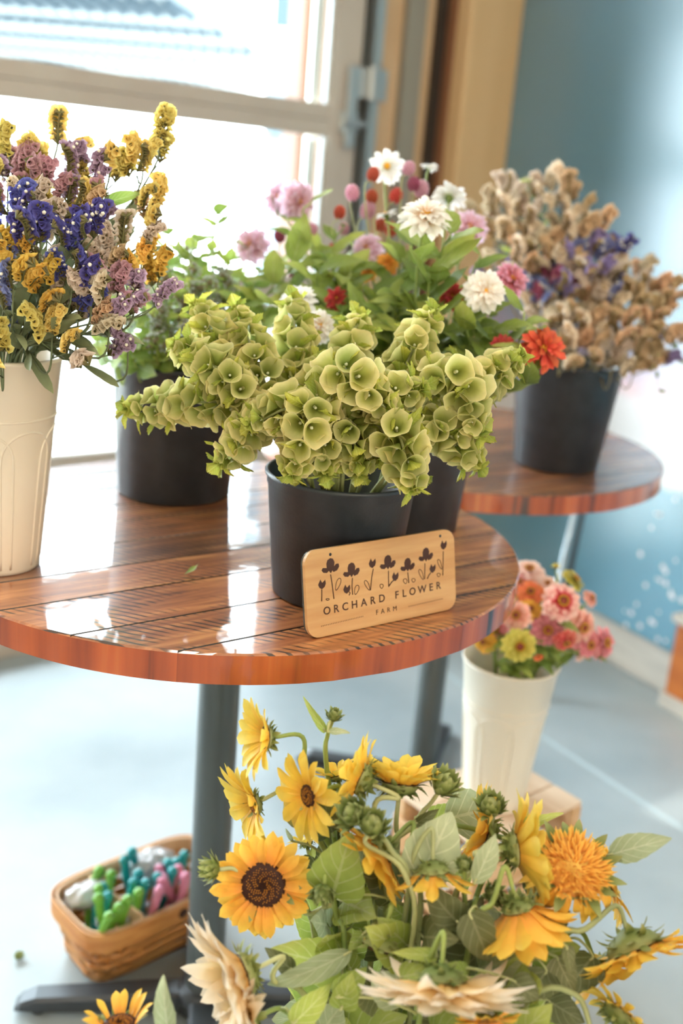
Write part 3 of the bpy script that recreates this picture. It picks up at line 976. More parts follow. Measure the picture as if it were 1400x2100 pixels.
q = MB(); q.prism([brim(2 * PI * i / 48, 0.0) for i in range(48)], 0.002, 0.008); part('base', q.mesh('base', splint, False), bk)
q = MB(); x, y = brim(-PI / 2 + 0.0, 1.0); q.lathe([(0.0, 0.0012), (0.010, 0.0012), (0.0105, 0.0)], 18, 0, (0.02, y - 0.0065, 0.116), M.Rotation(PI / 2, 3, 'X')); part('brown_stamp', q.mesh('brown_stamp', engr), bk)
BKM = bk.matrix_basis
BKW = M.Translation(BKC) @ M.Rotation(math.atan2(0.69, 0.72), 4, 'Z') @ M.Scale(BKS, 4)
for lx in (-0.07, 0.04):
    q = MB(); q.rbox((lx, 0, 0.112), (0.004, 0.17, 0.05), 0.001, M.Rotation(0.12, 3, 'Z')); part('divider', q.mesh('divider', rimm, False), bk)
def snips(label, colr, lx, ly, tilt, spin, sc=1.2):
    cm = bpy.data.materials.get('snip_' + colr[0]) or mat('snip_' + colr[0], colr[1], 0.3)
    o = bpy.data.objects.new('flower_snips', None); col.objects.link(o)
    o.matrix_basis = BKW @ M.Translation((lx, ly, 0.0645)) @ M.Rotation(spin, 4, 'Z') @ M.Rotation(tilt, 4, 'X') @ M.Scale(sc, 4)
    tag(o, label, 'snips', 'flower snips in the basket')
    for s in (-1, 1):
        path = spline([V((s * 0.002, 0, 0.0)), V((s * 0.012, 0, 0.03)), V((s * 0.016, 0, 0.06)), V((s * 0.012, 0, 0.09))], 4)
        q = MB(); q.tube(path, 0.0055, 0.0078, n=8); q.sphere(path[-1], 0.0098, 8, 6)
        part('handle', q.mesh('handle', cm), o)
        q = MB(); q.tube([V((-s * 0.001, s * 0.001, 0.005)), V((-s * 0.004, s * 0.001, -0.02)), V((-s * 0.0005, s * 0.001, -0.055))], 0.0035, 0.0006, n=5)
        part('blade', q.mesh('blade', steel), o)
    q = MB(); q.tube([V((0.009 * math.cos(i * .8), 0.002, 0.03 + i * 0.0012)) for i in range(12)], 0.0012, n=5); part('spring', q.mesh('spring', steel), o)
GRN, TEA, PNK = ('green', (116, 176, 66)), ('teal', (26, 148, 152)), ('pink', (222, 140, 168))
for spec in [('bright green snips at the near left corner of the basket', GRN, -0.135, -0.045, .35, .4), ('tallest green snips leaning in the left half of the basket', GRN, -0.105, -0.03, -.15, 1.0),
             ('green snips against the first wooden divider', GRN, -0.075, -0.045, .2, .2), ('pale green snips lying back at the left end', GRN, -0.115, 0.02, .5, 2.0),
             ('teal snips low in the near left corner', TEA, -0.128, -0.02, .2, 1.4), ('teal snips left of centre of the basket', TEA, -0.05, -0.005, .2, .7), ('teal snips in the middle with both handles up', TEA, -0.018, -0.03, .15, .1),
             ('teal snips right of the middle pair', TEA, 0.008, -0.02, .3, 1.3), ('teal snips standing tallest in the basket', TEA, 0.0, 0.03, -.2, .5), ('teal snips beside the table column', TEA, 0.06, 0.0, .2, .4),
             ('pink snips left of the oval stamp', PNK, -0.03, -0.05, .25, .8), ('small pink snips by the oval stamp', PNK, 0.015, -0.055, .3, 1.5), ('pink snips next to the table column', PNK, 0.055, -0.045, -.4, 1.2)]:
    snips(*spec)
bag_m = mat('thin_plastic_bag', (236, 232, 232), 0.2, trans=0.25)
for lb, lx, ly, sx in (('crumpled clear plastic bag at the left end of the basket', -0.105, 0.045, 0.05), ('crumpled pinkish plastic bag at the back of the basket', 0.04, 0.055, 0.06)):
    rr = random.Random(int(lx * 1000))
    q = MB()
    jit = {}
    def fn(i, j):
        a, e = 2 * PI * i / 14, -PI / 2 + PI * j / 9
        r = sx * (0.8 + 0.35 * rr.random() * math.cos(e))
        return V((r * math.cos(a) * math.cos(e), 0.6 * r * math.sin(a) * math.cos(e), 0.6 * r * math.sin(e))), 0.5, 0
    q.grid(fn, 14, 10, 0, True)
    o = part('plastic_bag', q.mesh('plastic_bag', bag_m, False), None, BKW @ M.Translation((lx, ly, 0.125)))
    tag(o, lb, 'bag')
# ================================================================== plant pieces
def blade(L, W, prof, nv=8, nu=5, fold=0.0, curl=0.0, cup=0.0, wave=0.0, serr=0.0, twist=0.0, seed=0):
    """leaf or petal along +X, face +Z. prof(v) -> relative half width"""
    rr = random.Random(seed)
    ph = rr.random() * 6
    q = MB()
    xs, zs, th = [0.0], [0.0], 0.0
    for j in range(1, nv):
        th = curl * (j - 0.5) / (nv - 1)
        xs.append(xs[-1] + math.cos(th) * L / (nv - 1)); zs.append(zs[-1] - math.sin(th) * L / (nv - 1))
    def fn(i, j):
        v = j / (nv - 1)
        s = -1 + 2 * i / (nu - 1)
        w = prof(v) * W / 2
        if serr and abs(s) > 0.99:
            w *= 1 + serr * (1 if j % 2 else -1)
        y = s * w
        z = zs[j] + fold * abs(y) + cup * (y * y) / max(W, 1e-6) + wave * W * math.sin(v * 9 + s * 2.0 + ph) * abs(s)
        a = twist * v
        return V((xs[j], y * math.cos(a), z + y * math.sin(a))), v, s
    q.grid(fn, nu, nv)
    return q

PR_PETAL = lambda v: 0.35 + 0.65 * math.sin(min(1, v * 1.25 + 0.12) * PI * 0.5) if v < 0.68 else max(0.03, math.cos((v - 0.68) / 0.32 * PI / 2) ** 0.7)
PR_NARROW = lambda v: max(0.05, math.sin((0.06 + 0.94 * v) ** 0.8 * PI) ** 0.75)
PR_ROUND = lambda v: 0.3 + 0.7 * math.sin(min(1, v * 1.1) * PI / 2) if v < 0.8 else max(0.12, math.cos((v - 0.8) / 0.2 * PI / 2) ** 0.5)
PR_OVAL = lambda v: max(0.03, math.sin((v ** 0.75) * PI) ** 0.85)
PR_HEART = lambda v: (0.55 + v * 3.2 if v < 0.14 else max(0.02, math.cos((v - 0.14) / 0.86 * PI / 2) ** 0.85))
PR_STRAP = lambda v: max(0.05, min(1.0, 0.35 + v * 1.6) if v < 0.75 else math.cos((v - 0.75) / 0.25 * PI / 2))
PR_FAN = lambda v: max(0.08, v ** 0.8) if v < 0.7 else max(0.25, 0.78 * math.cos((v - 0.7) / 0.3 * PI / 2 * 0.85) + 0.2)

GS = plant('green_stem', [(0.0, (122, 146, 66)), (1.0, (164, 182, 92))], 0.15, 0.5)
GS_GREY = plant('grey_green_stem', [(0.0, (92, 108, 72)), (1.0, (120, 130, 92))], 0.12, 0.6)
GS_PALE = plant('pale_stem', [(0.0, (166, 174, 104)), (1.0, (200, 204, 146))], 0.18, 0.5)
GS_TAN = plant('tan_stem', [(0.0, (120, 104, 66)), (1.0, (160, 140, 92))], 0.1, 0.6)

def stem_path(pot, head, N_, bend=0.05, rim=0.72, jit=0.3, low=0.02):
    c, rt, h = pot
    d = V((head.x - c.x, head.y - c.y, 0))
    r = rt * rim
    lim = d if d.length < r else d.normalized() * r
    p0 = c + V((-lim.x * jit + R.uniform(-.15, .15) * rt, -lim.y * jit + R.uniform(-.15, .15) * rt, low))
    p1 = c + V((lim.x * 0.85, lim.y * 0.85, h + 0.002))
    p2 = head - V(N_).normalized() * bend
    if (p2 - p1).length < 0.06:
        p2 = p1.lerp(head, 0.6)
    return spline([p0, p1, p2, head], 6)

def stem_part(owner, base, path, r0, r1, m=GS, n=6, name='stem'):
    q = MB(); q.tube([p - base for p in path], r0, r1, n)
    return part(name, q.mesh(name, m), owner)

def put_leaf(owner, base, mesh, p, d, up, sc=1.0, name='leaf'):
    """leaf mesh along +X placed at world p pointing d with face towards up"""
    x = V(d).normalized()
    z = V(up) - x * V(up).dot(x)
    z = z.normalized() if z.length > 1e-4 else x.orthogonal().normalized()
    y = z.cross(x)
    return part(name, mesh, owner, M.Translation(V(p) - base) @ M((x, y, z)).transposed().to_4x4() @ M.Scale(sc, 4))

# ------------------------------------------------------------------ bells of ireland
BELLM = plant('bell_calyx', [(0.0, (140, 156, 52)), (0.45, (190, 196, 96)), (0.8, (226, 222, 142)), (0.96, (244, 234, 160)), (1.0, (250, 244, 196))], 0.45, 0.45, 0.14)
BELLTIP = plant('young_bell', [(0.0, (150, 170, 50)), (0.6, (196, 206, 84)), (1.0, (222, 224, 120))], 0.4, 0.45, 0.1)
BLEAF = plant('bell_leaf', [(0.0, (150, 170, 56)), (0.5, (176, 192, 66)), (1.0, (206, 208, 78))], 0.42, 0.4, 0.16, vein=((216, 222, 130), 7))
SEEDW = mat('bell_heart', (232, 236, 206), 0.4)
def bell_mesh(seed, R0=0.0195, L=0.025, m=BELLM):
    rr = random.Random(seed)
    n = 20
    prof = [(0.0022, 0.0, 0), (0.0048, 0.16, .12), (0.0078, 0.40, .3), (0.0122, 0.66, .55), (0.0165, 0.86, .8), (0.0192, 0.97, .95), (0.0201, 1.0, 1.0)]
    k = R0 / 0.0195
    ph = [rr.uniform(0, 6) for _ in range(3)]
    q = MB()
    def fn(i, j):
        a = 2 * PI * i / n
        r, z, t = prof[j]
        w = (t ** 2)
        r = r * k * (1 + w * (0.07 * math.sin(2 * a + ph[0]) + 0.045 * math.sin(5 * a + ph[1])))
        zz = z * L + w * (0.0022 * math.sin(2 * a + ph[2]) + 0.0014 * math.sin(5 * a + ph[0]) + 0.003 * math.cos(a))
        return V((r * math.cos(a), r * math.sin(a), zz)), t, i / n
    q.grid(fn, n, len(prof), 0, True)
    q.sphere((0, 0, L * 0.3), 0.0024 * k, 6, 5, 1, (1, 1, 1.2))
    return q.mesh('bell', [m, SEEDW])
BELLS = [bell_mesh(s) for s in range(5)]
YBELLS = [bell_mesh(20 + s, 0.012, 0.015, BELLTIP) for s in range(3)]
def fan_leaf(seed):
    rr = random.Random(seed)
    q = MB()
    nu, nv = 13, 6
    L, W = 0.030, 0.027
    cv = rr.uniform(-0.5, 0.9)
    def fn(i, j):
        v = j / (nv - 1); s = -1 + 2 * i / (nu - 1)
        w = PR_FAN(v) * W / 2
        x = L * v * (1 - 0.20 * s * s * v)
        if j == nv - 1:
            x += 0.0016 * (1 if i % 2 else -1)
        th = cv * v
        return V((x * math.cos(th * .5), s * w, -x * math.sin(th * 0.5) + 0.004 * s * s + 0.0007 * math.cos(s * 9))), v, s
    q.grid(fn, nu, nv)
    return q.mesh('leaf', BLEAF)
FANS = [fan_leaf(s) for s in range(4)]
def bells_stem(label, a, tp, seed, dens=1.0, sc=1.0):
    rr = random.Random(seed)
    s0, s1 = at(*a), at(*tp)
    c, rt, h = BF
    d = V((s0.x - c.x, s0.y - c.y, 0)); lim = d if d.length < rt * 0.7 else d.normalized() * rt * 0.7
    p0 = c + V((-lim.x * 0.3 + rr.uniform(-.02, .02), -lim.y * 0.3 + rr.uniform(-.02, .02), 0.02))
    p1 = c + V((lim.x * 0.8, lim.y * 0.8, h * 0.93))
    path = spline([p0, p1, s0, s1], 6)
    base = p0
    t = thing('bells_of_ireland', label, 'flower', base, 'bells of ireland stems in the front bucket')
    stem_part(t, base, path, 0.0036, 0.0016, GS_PALE)
    tot = plen(path)
    l01 = plen(path[:13])
    f0 = max(0.25, (l01 - 0.02) / tot)
    span = (1 - f0) * tot
    nw = max(3, int(span / (0.0205 * sc) * dens))
    for w in range(nw):
        f = f0 + (1 - f0) * (w + 0.5) / nw * 0.97
        p, tg = along(path, f)
        fr = frame(tg, rr.choice([(1, 0, 0), (0, 1, 0.3)]))
        u = w / max(nw - 1, 1)
        size = sc * (0.90 if u < 0.6 else 0.90 - (u - 0.6) / 0.4 * 0.34)
        nb = 5
        a0 = w * 0.52 + rr.uniform(-.1, .1)
        for k in range(nb):
            an = a0 + 2 * PI * k / nb + rr.uniform(-.18, .18)
            rad = fr.to_3x3() @ V((math.cos(an), math.sin(an), 0))
            dr = (rad * 1.0 + tg * (0.25 + 0.6 * u) + V((rr.uniform(-.35, .35), rr.uniform(-.4, .25), rr.uniform(-.3, .35)))).normalized()
            mm = BELLS[rr.randrange(5)]
            part('bell', mm, t, M.Translation(p + rad * 0.008 + tg * rr.uniform(-.004, .004) - base) @ frame(dr, tg) @ M.Rotation(rr.uniform(0, 6.28), 4, 'Z') @ M.Scale(size * rr.uniform(.88, 1.1), 4))
        for k in range(3 if rr.random() < 0.6 else 2):
            an = a0 + rr.uniform(0, 6.28)
            rad = fr.to_3x3() @ V((math.cos(an), math.sin(an), 0))
            put_leaf(t, base, FANS[rr.randrange(4)], p + rad * 0.012, rad + tg * rr.uniform(.1, .7), tg + V((0, 0, .5)), sc * rr.uniform(.75, 1.15))
    p, tg = along(path, 1.0)
    fr = frame(tg).to_3x3()
    for k in range(7):
        an = k * 2.4
        rad = fr @ V((math.cos(an), math.sin(an), 0))
        dr = (rad * (0.9 - k * 0.1) + tg * (0.6 + k * 0.12)).normalized()
        part('bell', YBELLS[k % 3], t, M.Translation(p - tg * (0.008 - k * 0.0022) - base) @ frame(dr) @ M.Scale(sc * (1.0 - k * 0.09), 4))
    for k in range(4):
        an = k * 1.6 + rr.random()
        rad = fr @ V((math.cos(an), math.sin(an), 0))
        put_leaf(t, base, FANS[k], p, rad * rr.uniform(.5, 1) + tg * 0.7, tg - rad * .3, sc * rr.uniform(.7, 1.05))

# ------------------------------------------------------------------ statice: one-sided combs of papery florets
CALYX = plant('statice_calyx', [(0.0, (104, 110, 62)), (1.0, (150, 132, 84))], 0.25, 0.6, 0.1)
CALYX_T = plant('dried_calyx', [(0.0, (146, 128, 84)), (1.0, (200, 166, 118))], 0.25, 0.6, 0.1)
STAT = {
    'yellow': plant('statice_yellow', [(0.0, (232, 196, 70)), (1.0, (250, 234, 140))], 0.35, 0.6, 0.1),
    'gold': plant('statice_gold', [(0.0, (238, 178, 44)), (1.0, (255, 218, 92))], 0.35, 0.6, 0.1),
    'lavender': plant('statice_lavender', [(0.0, (166, 132, 166)), (1.0, (214, 186, 212))], 0.4, 0.6, 0.1),
    'pink': plant('statice_pink', [(0.0, (190, 130, 146)), (1.0, (230, 186, 194))], 0.4, 0.6, 0.1),
    'blue': plant('statice_blue', [(0.0, (64, 52, 136)), (1.0, (104, 108, 198))], 0.35, 0.6, 0.14),
    'pale blue': plant('statice_pale_blue', [(0.0, (96, 100, 170)), (1.0, (150, 164, 214))], 0.35, 0.6, 0.1),
    'white': plant('statice_white', [(0.0, (214, 190, 160)), (1.0, (246, 232, 218))], 0.42, 0.6, 0.06),
    'cream': plant('statice_cream', [(0.0, (230, 204, 164)), (1.0, (252, 240, 216))], 0.35, 0.6, 0.1),
    'tan': plant('statice_tan', [(0.0, (196, 152, 104)), (1.0, (240, 212, 168))], 0.3, 0.6, 0.14),
    'rose': plant('statice_rose', [(0.0, (150, 56, 100)), (1.0, (206, 110, 150))], 0.35, 0.6, 0.1),
    'purple': plant('statice_purple', [(0.0, (120, 96, 160)), (1.0, (186, 170, 220))], 0.35, 0.6, 0.1),
}
WHITE_DOT = mat('white_corolla', (246, 240, 220), 0.5)
def comb_mesh(colr, seed, dried=False, L=0.046, dots=0.0, fr_=1.0):
    """curved spike: brown-green calyces below, coloured frills above"""
    rr = random.Random(seed)
    q = MB()
    n = 8
    bend = rr.uniform(0.5, 1.5)
    pts = []
    for k in range(n):
        u = k / (n - 1)
        a = bend * (u - 0.2)
        pts.append((V((L * u * math.cos(a * 0.5), 0, L * 0.30 * math.sin(u * 2.2))), V((-math.sin(a) * 0.9, 0, 1)).normalized()))
    q.tube([p for p, _ in pts], 0.0016, 0.001, 5, 0)
    for k, (p, nn) in enumerate(pts):
        for side in (-1.5, -.5, .5, 1.5):
            d = (nn + V((0.35 + rr.uniform(-.25, .3), side * 0.55 + rr.uniform(-.18, .18), 0))).normalized()
            l1 = rr.uniform(0.0095, 0.0145)
            f = frame(d)
            cq = MB()
            nn2 = 6
            r1 = rr.uniform(0.0044, 0.0062) * fr_
            prof = [(0.0007, 0.0), (0.0016, l1 * 0.5), (0.0020, l1 * 0.85)]
            cq.lathe(prof, 5, 0)
            pz = rr.random() * 6
            def fl(i, j):
                a = 2 * PI * i / nn2
                r = (0.0018, r1 * 0.75, r1)[j] * (1 + (0.22 * math.sin(3 * a + pz) if j else 0))
                return V((r * math.cos(a), r * math.sin(a), l1 * 0.8 + (0, 0.0022, 0.0036)[j])), (0.1, 0.6, 1.0)[j], 0
            cq.grid(fl, nn2, 3, 1, True)
            if dots and rr.random() < dots:
                cq.sphere((0, 0, l1 * 0.8 + 0.0042), 0.0026, 5, 4, 2)
            q.add(cq, M.Translation(p) @ f)
    return q.mesh('flower_comb', [CALYX_T if dried else CALYX, STAT[colr], WHITE_DOT])
COMB = {}
def comb(colr, dried, k):
    key = (colr, dried, k)
    if key not in COMB:
        COMB[key] = comb_mesh(colr, hash((colr, k)) % 999 if False else sum(map(ord, colr)) + k * 17, dried, R.uniform(.033, .043), 0.16 if colr in ('blue', 'pale blue', 'lavender') else 0.0, 1.12 if colr == 'yellow' else 1.0)
    return COMB[key]
STRAPM = plant('statice_leaf', [(0.0, (84, 104, 62)), (0.6, (112, 128, 84)), (1.0, (140, 148, 96))], 0.2, 0.5, 0.15, vein=((150, 160, 120), 0.0))
STRAPS = [blade(0.085, 0.016, PR_STRAP, 8, 5, fold=0.3, curl=c, wave=0.05, seed=i).mesh('leaf', STRAPM) for i, c in enumerate((0.2, 0.8, -0.5))]
def statice(name, label, pot, px, py, Y, cols, n, seed, group, sc=1.0, face=None, dried=False, spread=1.0, leaf=True, sm=None):
    rr = random.Random(seed)
    head = at(px, py, Y)
    c = pot[0]
    head = head - V((head.x - c.x, head.y - c.y, 0.30)).normalized() * 0.022 * sc
    out = V((head.x - c.x, head.y - c.y, 0.22)).normalized() if face is None else V(face).normalized()
    path = stem_path(pot, head, out * 0.6 + V((0, 0, 0.8)), 0.06)
    base = path[0].copy()
    t = thing(name, label, 'flower', base, group)
    stem_part(t, base, path, 0.0024, 0.0013, sm or (GS_TAN if dried else GS_GREY), 5)
    for k in range(n):
        f = 1.0 - 0.035 * k * rr.uniform(.6, 1.4) / max(n, 2) * 4
        p, tg = along(path, max(f, 0.7))
        an = k * 2.399 + seed
        fr = frame(tg).to_3x3()
        side = fr @ V((math.cos(an), math.sin(an), 0))
        dr = (tg * (0.45 if k else 0.7) + side * 0.95 * spread * (0.5 if k == 0 else 1.0) + out * 0.25).normalized()
        reach = (0.0 if k == 0 else rr.uniform(0.012, 0.034)) * spread * sc
        e = p + dr * reach
        if k:
            q = MB(); q.tube([p - base, e - base], 0.0012, 0.001, 4); part('branch', q.mesh('branch', sm or (GS_TAN if dried else GS_GREY)), t)
        cc = cols[k % len(cols)]
        x = (dr + V((0, 0, rr.uniform(-.1, .3)))).normalized()
        up = V((0, -0.55, 0.8)) + side * rr.uniform(-.6, .6)
        put_leaf(t, base, comb(cc, dried, rr.randrange(3)), e, x, up, sc * rr.uniform(.85, 1.1), 'flower_comb')
    if leaf:
        for k in range(5):
            f = rr.uniform(.5, .84)
            p, tg = along(path, f)
            if p.z < pot[0].z + pot[2]:
                continue
            side = V((rr.uniform(-1, 1), rr.uniform(-1, .2), rr.uniform(-.1, .4)))
            put_leaf(t, base, STRAPS[rr.randrange(3)], p, tg * 0.9 + side * 0.6, side + V((0, -.3, .6)), rr.uniform(.6, 1.1))
    return t, path, base

# ------------------------------------------------------------------ general flower heads
def head_matrix(p, n):
    return M.Translation(p) @ frame(n)
def add_petals(owner, base, p, n, layers, rr, name='petal'):
    """layers: (count, meshes, r0, z, tilt, scale, phase, jitter)"""
    H_ = head_matrix(p - base, n)
    for cnt, ms_, r0, z, tilt, sc, ph, jt in layers:
        for k in range(cnt):
            a = ph + 2 * PI * k / cnt + rr.uniform(-.5, .5) * jt * 2 * PI / cnt
            part(name, ms_[rr.randrange(len(ms_))], owner, H_ @ M.Rotation(a, 4, 'Z') @ M.Translation((r0, 0, z)) @ M.Rotation(-(tilt + rr.uniform(-1, 1) * jt * 0.22), 4, 'Y') @ M.Rotation(rr.uniform(-.3, .3) * jt, 4, 'X') @ M.Scale(sc * rr.uniform(1 - .12 * jt, 1 + .1 * jt), 4))
    return H_

def petals(m, L, W, prof=PR_PETAL, n=3, fold=0.0, curl=0.4, cup=0.9, wave=0.02, nv=7, nu=5, seed=0, name='petal'):
    return [blade(L, W, prof, nv, nu, fold, curl * (0.6 + 0.4 * k), cup, wave, 0, 0, seed + k).mesh(name, m) for k in range(n)]

# leaves shared by several plants
DLEAFM = plant('dahlia_leaf', [(0.0, (118, 142, 50)), (0.5, (146, 166, 64)), (1.0, (170, 184, 82))], 0.42, 0.42, 0.2, vein=((168, 176, 110), 6))
DLEAF = [blade(0.085, 0.036, PR_OVAL, 11, 5, fold=0.22, curl=c, wave=0.05, serr=0.05, seed=i).mesh('leaf', DLEAFM) for i, c in enumerate((0.3, 0.9, -0.3))]
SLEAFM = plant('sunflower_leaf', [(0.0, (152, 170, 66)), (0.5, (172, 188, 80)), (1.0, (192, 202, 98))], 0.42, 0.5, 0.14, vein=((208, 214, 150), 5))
SLEAF_D = plant('shaded_sunflower_leaf', [(0.0, (96, 104, 60)), (1.0, (122, 124, 78))], 0.25, 0.5, 0.14, vein=((160, 160, 116), 5))  # darker copy of the leaf, shade put into its colour
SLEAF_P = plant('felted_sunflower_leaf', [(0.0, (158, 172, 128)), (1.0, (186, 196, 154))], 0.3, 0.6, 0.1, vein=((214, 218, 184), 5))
def sleafset(m, prof=PR_HEART):
    return [blade(0.10, 0.072, prof, 13, 7, fold=0.15, curl=c, wave=0.035, serr=0.03, seed=i + 5).mesh('leaf', m) for i, c in enumerate((0.25, 0.9, -0.45))]
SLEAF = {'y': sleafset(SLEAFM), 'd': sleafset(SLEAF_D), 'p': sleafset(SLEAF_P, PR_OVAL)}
MLEAFM = plant('mint_leaf', [(0.0, (126, 158, 58)), (0.6, (164, 190, 78)), (1.0, (192, 208, 100))], 0.42, 0.45, 0.18, vein=((200, 214, 140), 7))
MLEAF = [blade(0.042, 0.024, PR_OVAL, 11, 5, fold=0.2, curl=c, wave=0.04, serr=0.07, seed=i + 9).mesh('leaf', MLEAFM) for i, c in enumerate((0.2, 0.9, -0.4))]
# ================================================================== bells of ireland in the front bucket
for i, (lab, a, b_, dn, sc_) in enumerate([
    ('leftmost bells of ireland stem, reaching sideways over the table', (505, 835, 1.53), (268, 838, 1.55), 1.0, 1.0),
    ('bells of ireland stem rising at upper left below the statice', (490, 775, 1.58), (405, 632, 1.62), 1.0, 1.0),
    ('bells of ireland stem second from the left among the upright ones', (545, 790, 1.57), (488, 640, 1.62), .9, .9),
    ('bells of ireland stem pointing left just above the lowest left one', (480, 790, 1.52), (368, 715, 1.54), 1.0, 1.0),
    ('bells of ireland stem hanging down at left towards the mint bucket', (560, 850, 1.49), (458, 945, 1.49), 1.0, .95),
    ('upright bells of ireland stem in front of the small white dahlia', (606, 770, 1.61), (602, 622, 1.68), 1.0, 1.0),
    ('bells of ireland stem spilling over the front left rim of the bucket', (650, 830, 1.45), (600, 965, 1.41), 1.1, 1.1),
    ('bells of ireland stem pointing left from the middle of the bunch', (615, 845, 1.46), (520, 868, 1.44), 1.0, 1.0),
    ('upright bells of ireland stem at the centre with round leaves at its tip', (705, 775, 1.61), (735, 655, 1.68), 1.0, 1.0),
    ('bells of ireland stem facing the camera at the centre of the bunch', (690, 765, 1.48), (800, 845, 1.44), 1.1, 1.05),
    ('tall pale bells of ireland stem right of centre', (815, 795, 1.58), (882, 648, 1.63), 1.05, 1.05),
    ('bells of ireland stem drooping over the front right rim above the sign', (805, 880, 1.45), (845, 995, 1.41), 1.1, 1.05),
    ('bells of ireland stem leaning right and down at the right side', (915, 770, 1.52), (980, 880, 1.49), 1.1, 1.1),
    ('rightmost bells of ireland stem, tip below the orange flower', (960, 810, 1.57), (1062, 735, 1.57), 1.0, 1.0),
    ('bells of ireland stem hanging lowest on the right side', (885, 880, 1.50), (975, 950, 1.50), 1.0, .95),
    ('short bells of ireland stem deep in the middle of the bunch', (640, 810, 1.54), (655, 745, 1.57), 1.0, 1.0),
    ('shaded bells of ireland stem just above the bucket rim', (735, 900, 1.52), (700, 950, 1.5), 1.0, .9),
    ('bells of ireland stem filling the gap above the middle of the rim', (700, 880, 1.50), (770, 935, 1.47), 1.0, 1.0),
    ('bells of ireland stem low at centre left, over the rim', (640, 890, 1.49), (680, 900, 1.45), 1.0, 1.0),
    ('bells of ireland stem between centre and right, seen from the side', (760, 830, 1.5), (860, 800, 1.48), 1.0, 1.0),
    ('bells of ireland stem bending over the rim at the exact middle', (715, 860, 1.47), (735, 965, 1.45), 1.0, .95),
    ('bells of ireland stem over the rim just left of the middle', (660, 870, 1.47), (665, 965, 1.44), 1.0, .95),
    ('bells of ireland stem behind the centre right', (860, 820, 1.60), (930, 745, 1.62), 1.0, .95)]):
    bells_stem(lab, a, b_, 100 + i, dn, sc_ * 1.07)

# ================================================================== statice in the left vase
SG = 'statice sprigs in the cream vase'
STL = [
    (130, 262, 1.66, ['yellow', 'yellow'], 3, 'tallest yellow statice sprig, tip against the window rail'),
    (22, 285, 1.66, ['yellow', 'pink'], 3, 'yellow tipped statice sprig at the upper left edge'),
    (50, 330, 1.64, ['pink', 'lavender'], 5, 'dusty pink statice sprig at the upper left'),
    (105, 345, 1.62, ['pink', 'pink'], 4, 'rosy statice sprig below the tallest yellow one'),
    (110, 325, 1.68, ['yellow'], 3, 'yellow statice sprig behind the rosy one'),
    (185, 305, 1.66, ['lavender', 'lavender'], 4, 'lavender statice sprig leaning right of the tallest yellow one'),
    (150, 385, 1.6, ['lavender', 'tan', 'yellow'], 5, 'faded lavender and yellow statice sprig above the blue ones'),
    (248, 312, 1.66, ['yellow', 'yellow'], 2, 'small yellow statice sprig between the tall and the arching ones'),
    (222, 365, 1.64, ['lavender', 'yellow', 'pink'], 5, 'mauve statice sprig with yellow ends in the window'),
    (318, 315, 1.68, ['yellow', 'yellow'], 4, 'arching yellow statice sprig, lower of the far pair'),
    (352, 272, 1.70, ['yellow', 'yellow'], 3, 'arching yellow statice sprig farthest right at the top'),
    (340, 400, 1.68, ['yellow', 'tan'], 3, 'single yellow statice sprig on a long side stem'),
    (165, 395, 1.58, ['yellow', 'tan'], 3, 'brownish yellow statice sprig above the big blue one'),
    (18, 405, 1.50, ['blue', 'blue'], 5, 'deep blue statice sprig at the left edge'),
    (62, 420, 1.50, ['blue', 'blue', 'white'], 4, 'deep blue statice sprig second from the left edge'),
    (90, 405, 1.56, ['white', 'cream'], 4, 'white statice sprig between the blue ones'),
    (92, 462, 1.46, ['blue', 'blue'], 3, 'narrow blue statice sprig slanting beside the golden one'),
    (182, 452, 1.47, ['blue', 'blue', 'blue'], 6, 'largest blue statice head, at the middle of the vase'),
    (162, 535, 1.45, ['blue', 'blue'], 4, 'blue statice head just below the largest one'),
    (18, 490, 1.44, ['gold', 'gold', 'gold'], 7, 'large golden statice head at the left edge'),
    (30, 560, 1.43, ['pale blue', 'pale blue'], 4, 'pale blue statice sprig below the golden head'),
    (112, 550, 1.47, ['gold', 'gold'], 3, 'golden statice sprig hanging left of the lower blue head'),
    (130, 450, 1.55, ['white', 'cream'], 3, 'cream statice sprig behind the largest blue head'),
    (190, 505, 1.55, ['white', 'cream'], 4, 'white statice sprig under the largest blue head'),
    (228, 495, 1.56, ['white', 'tan'], 3, 'white edged statice sprig right of the largest blue head'),
    (272, 478, 1.60, ['white', 'white'], 4, 'white statice sprig at the right side near the window'),
    (315, 505, 1.62, ['gold', 'gold'], 4, 'golden statice sprig at the right side above the mint'),
    (350, 545, 1.64, ['gold'], 2, 'drooping golden statice sprig farthest right'),
    (262, 575, 1.53, ['pink', 'pink', 'lavender'], 5, 'pink statice sprig curving at the right side'),
    (300, 575, 1.55, ['lavender', 'pink'], 3, 'mauve statice sprig beside the pink one'),
    (205, 575, 1.46, ['white', 'cream'], 4, 'white fringed statice sprig lower right of the blue heads'),
    (175, 630, 1.48, ['white', 'tan'], 3, 'toothed white statice sprig low on the right'),
    (150, 590, 1.50, ['white'], 2, 'small white statice sprig below the lower blue head'),
    (245, 630, 1.50, ['lavender', 'pale blue'], 3, 'greyish lavender statice sprig low on the right'),
    (118, 658, 1.46, ['yellow', 'yellow'], 4, 'lowest yellow statice sprig, just above the vase rim'),
    (8, 690, 1.46, ['yellow'], 2, 'yellow statice sprig at the rim by the left edge'),
    (286, 682, 1.52, ['lavender'], 1, 'single mauve statice floret on a long low stem'),
    (60, 520, 1.54, ['tan', 'white'], 4, 'faded statice sprig in the shade behind the golden head'),
    (20, 620, 1.52, ['pale blue', 'tan'], 3, 'faded blue statice sprig in the shade at left'),
]
for i, (px, py, Y, cols, n, lab) in enumerate(STL):
    statice('statice_sprig', lab, VL, px, py, Y, cols, n, 300 + i, SG, 1.15)
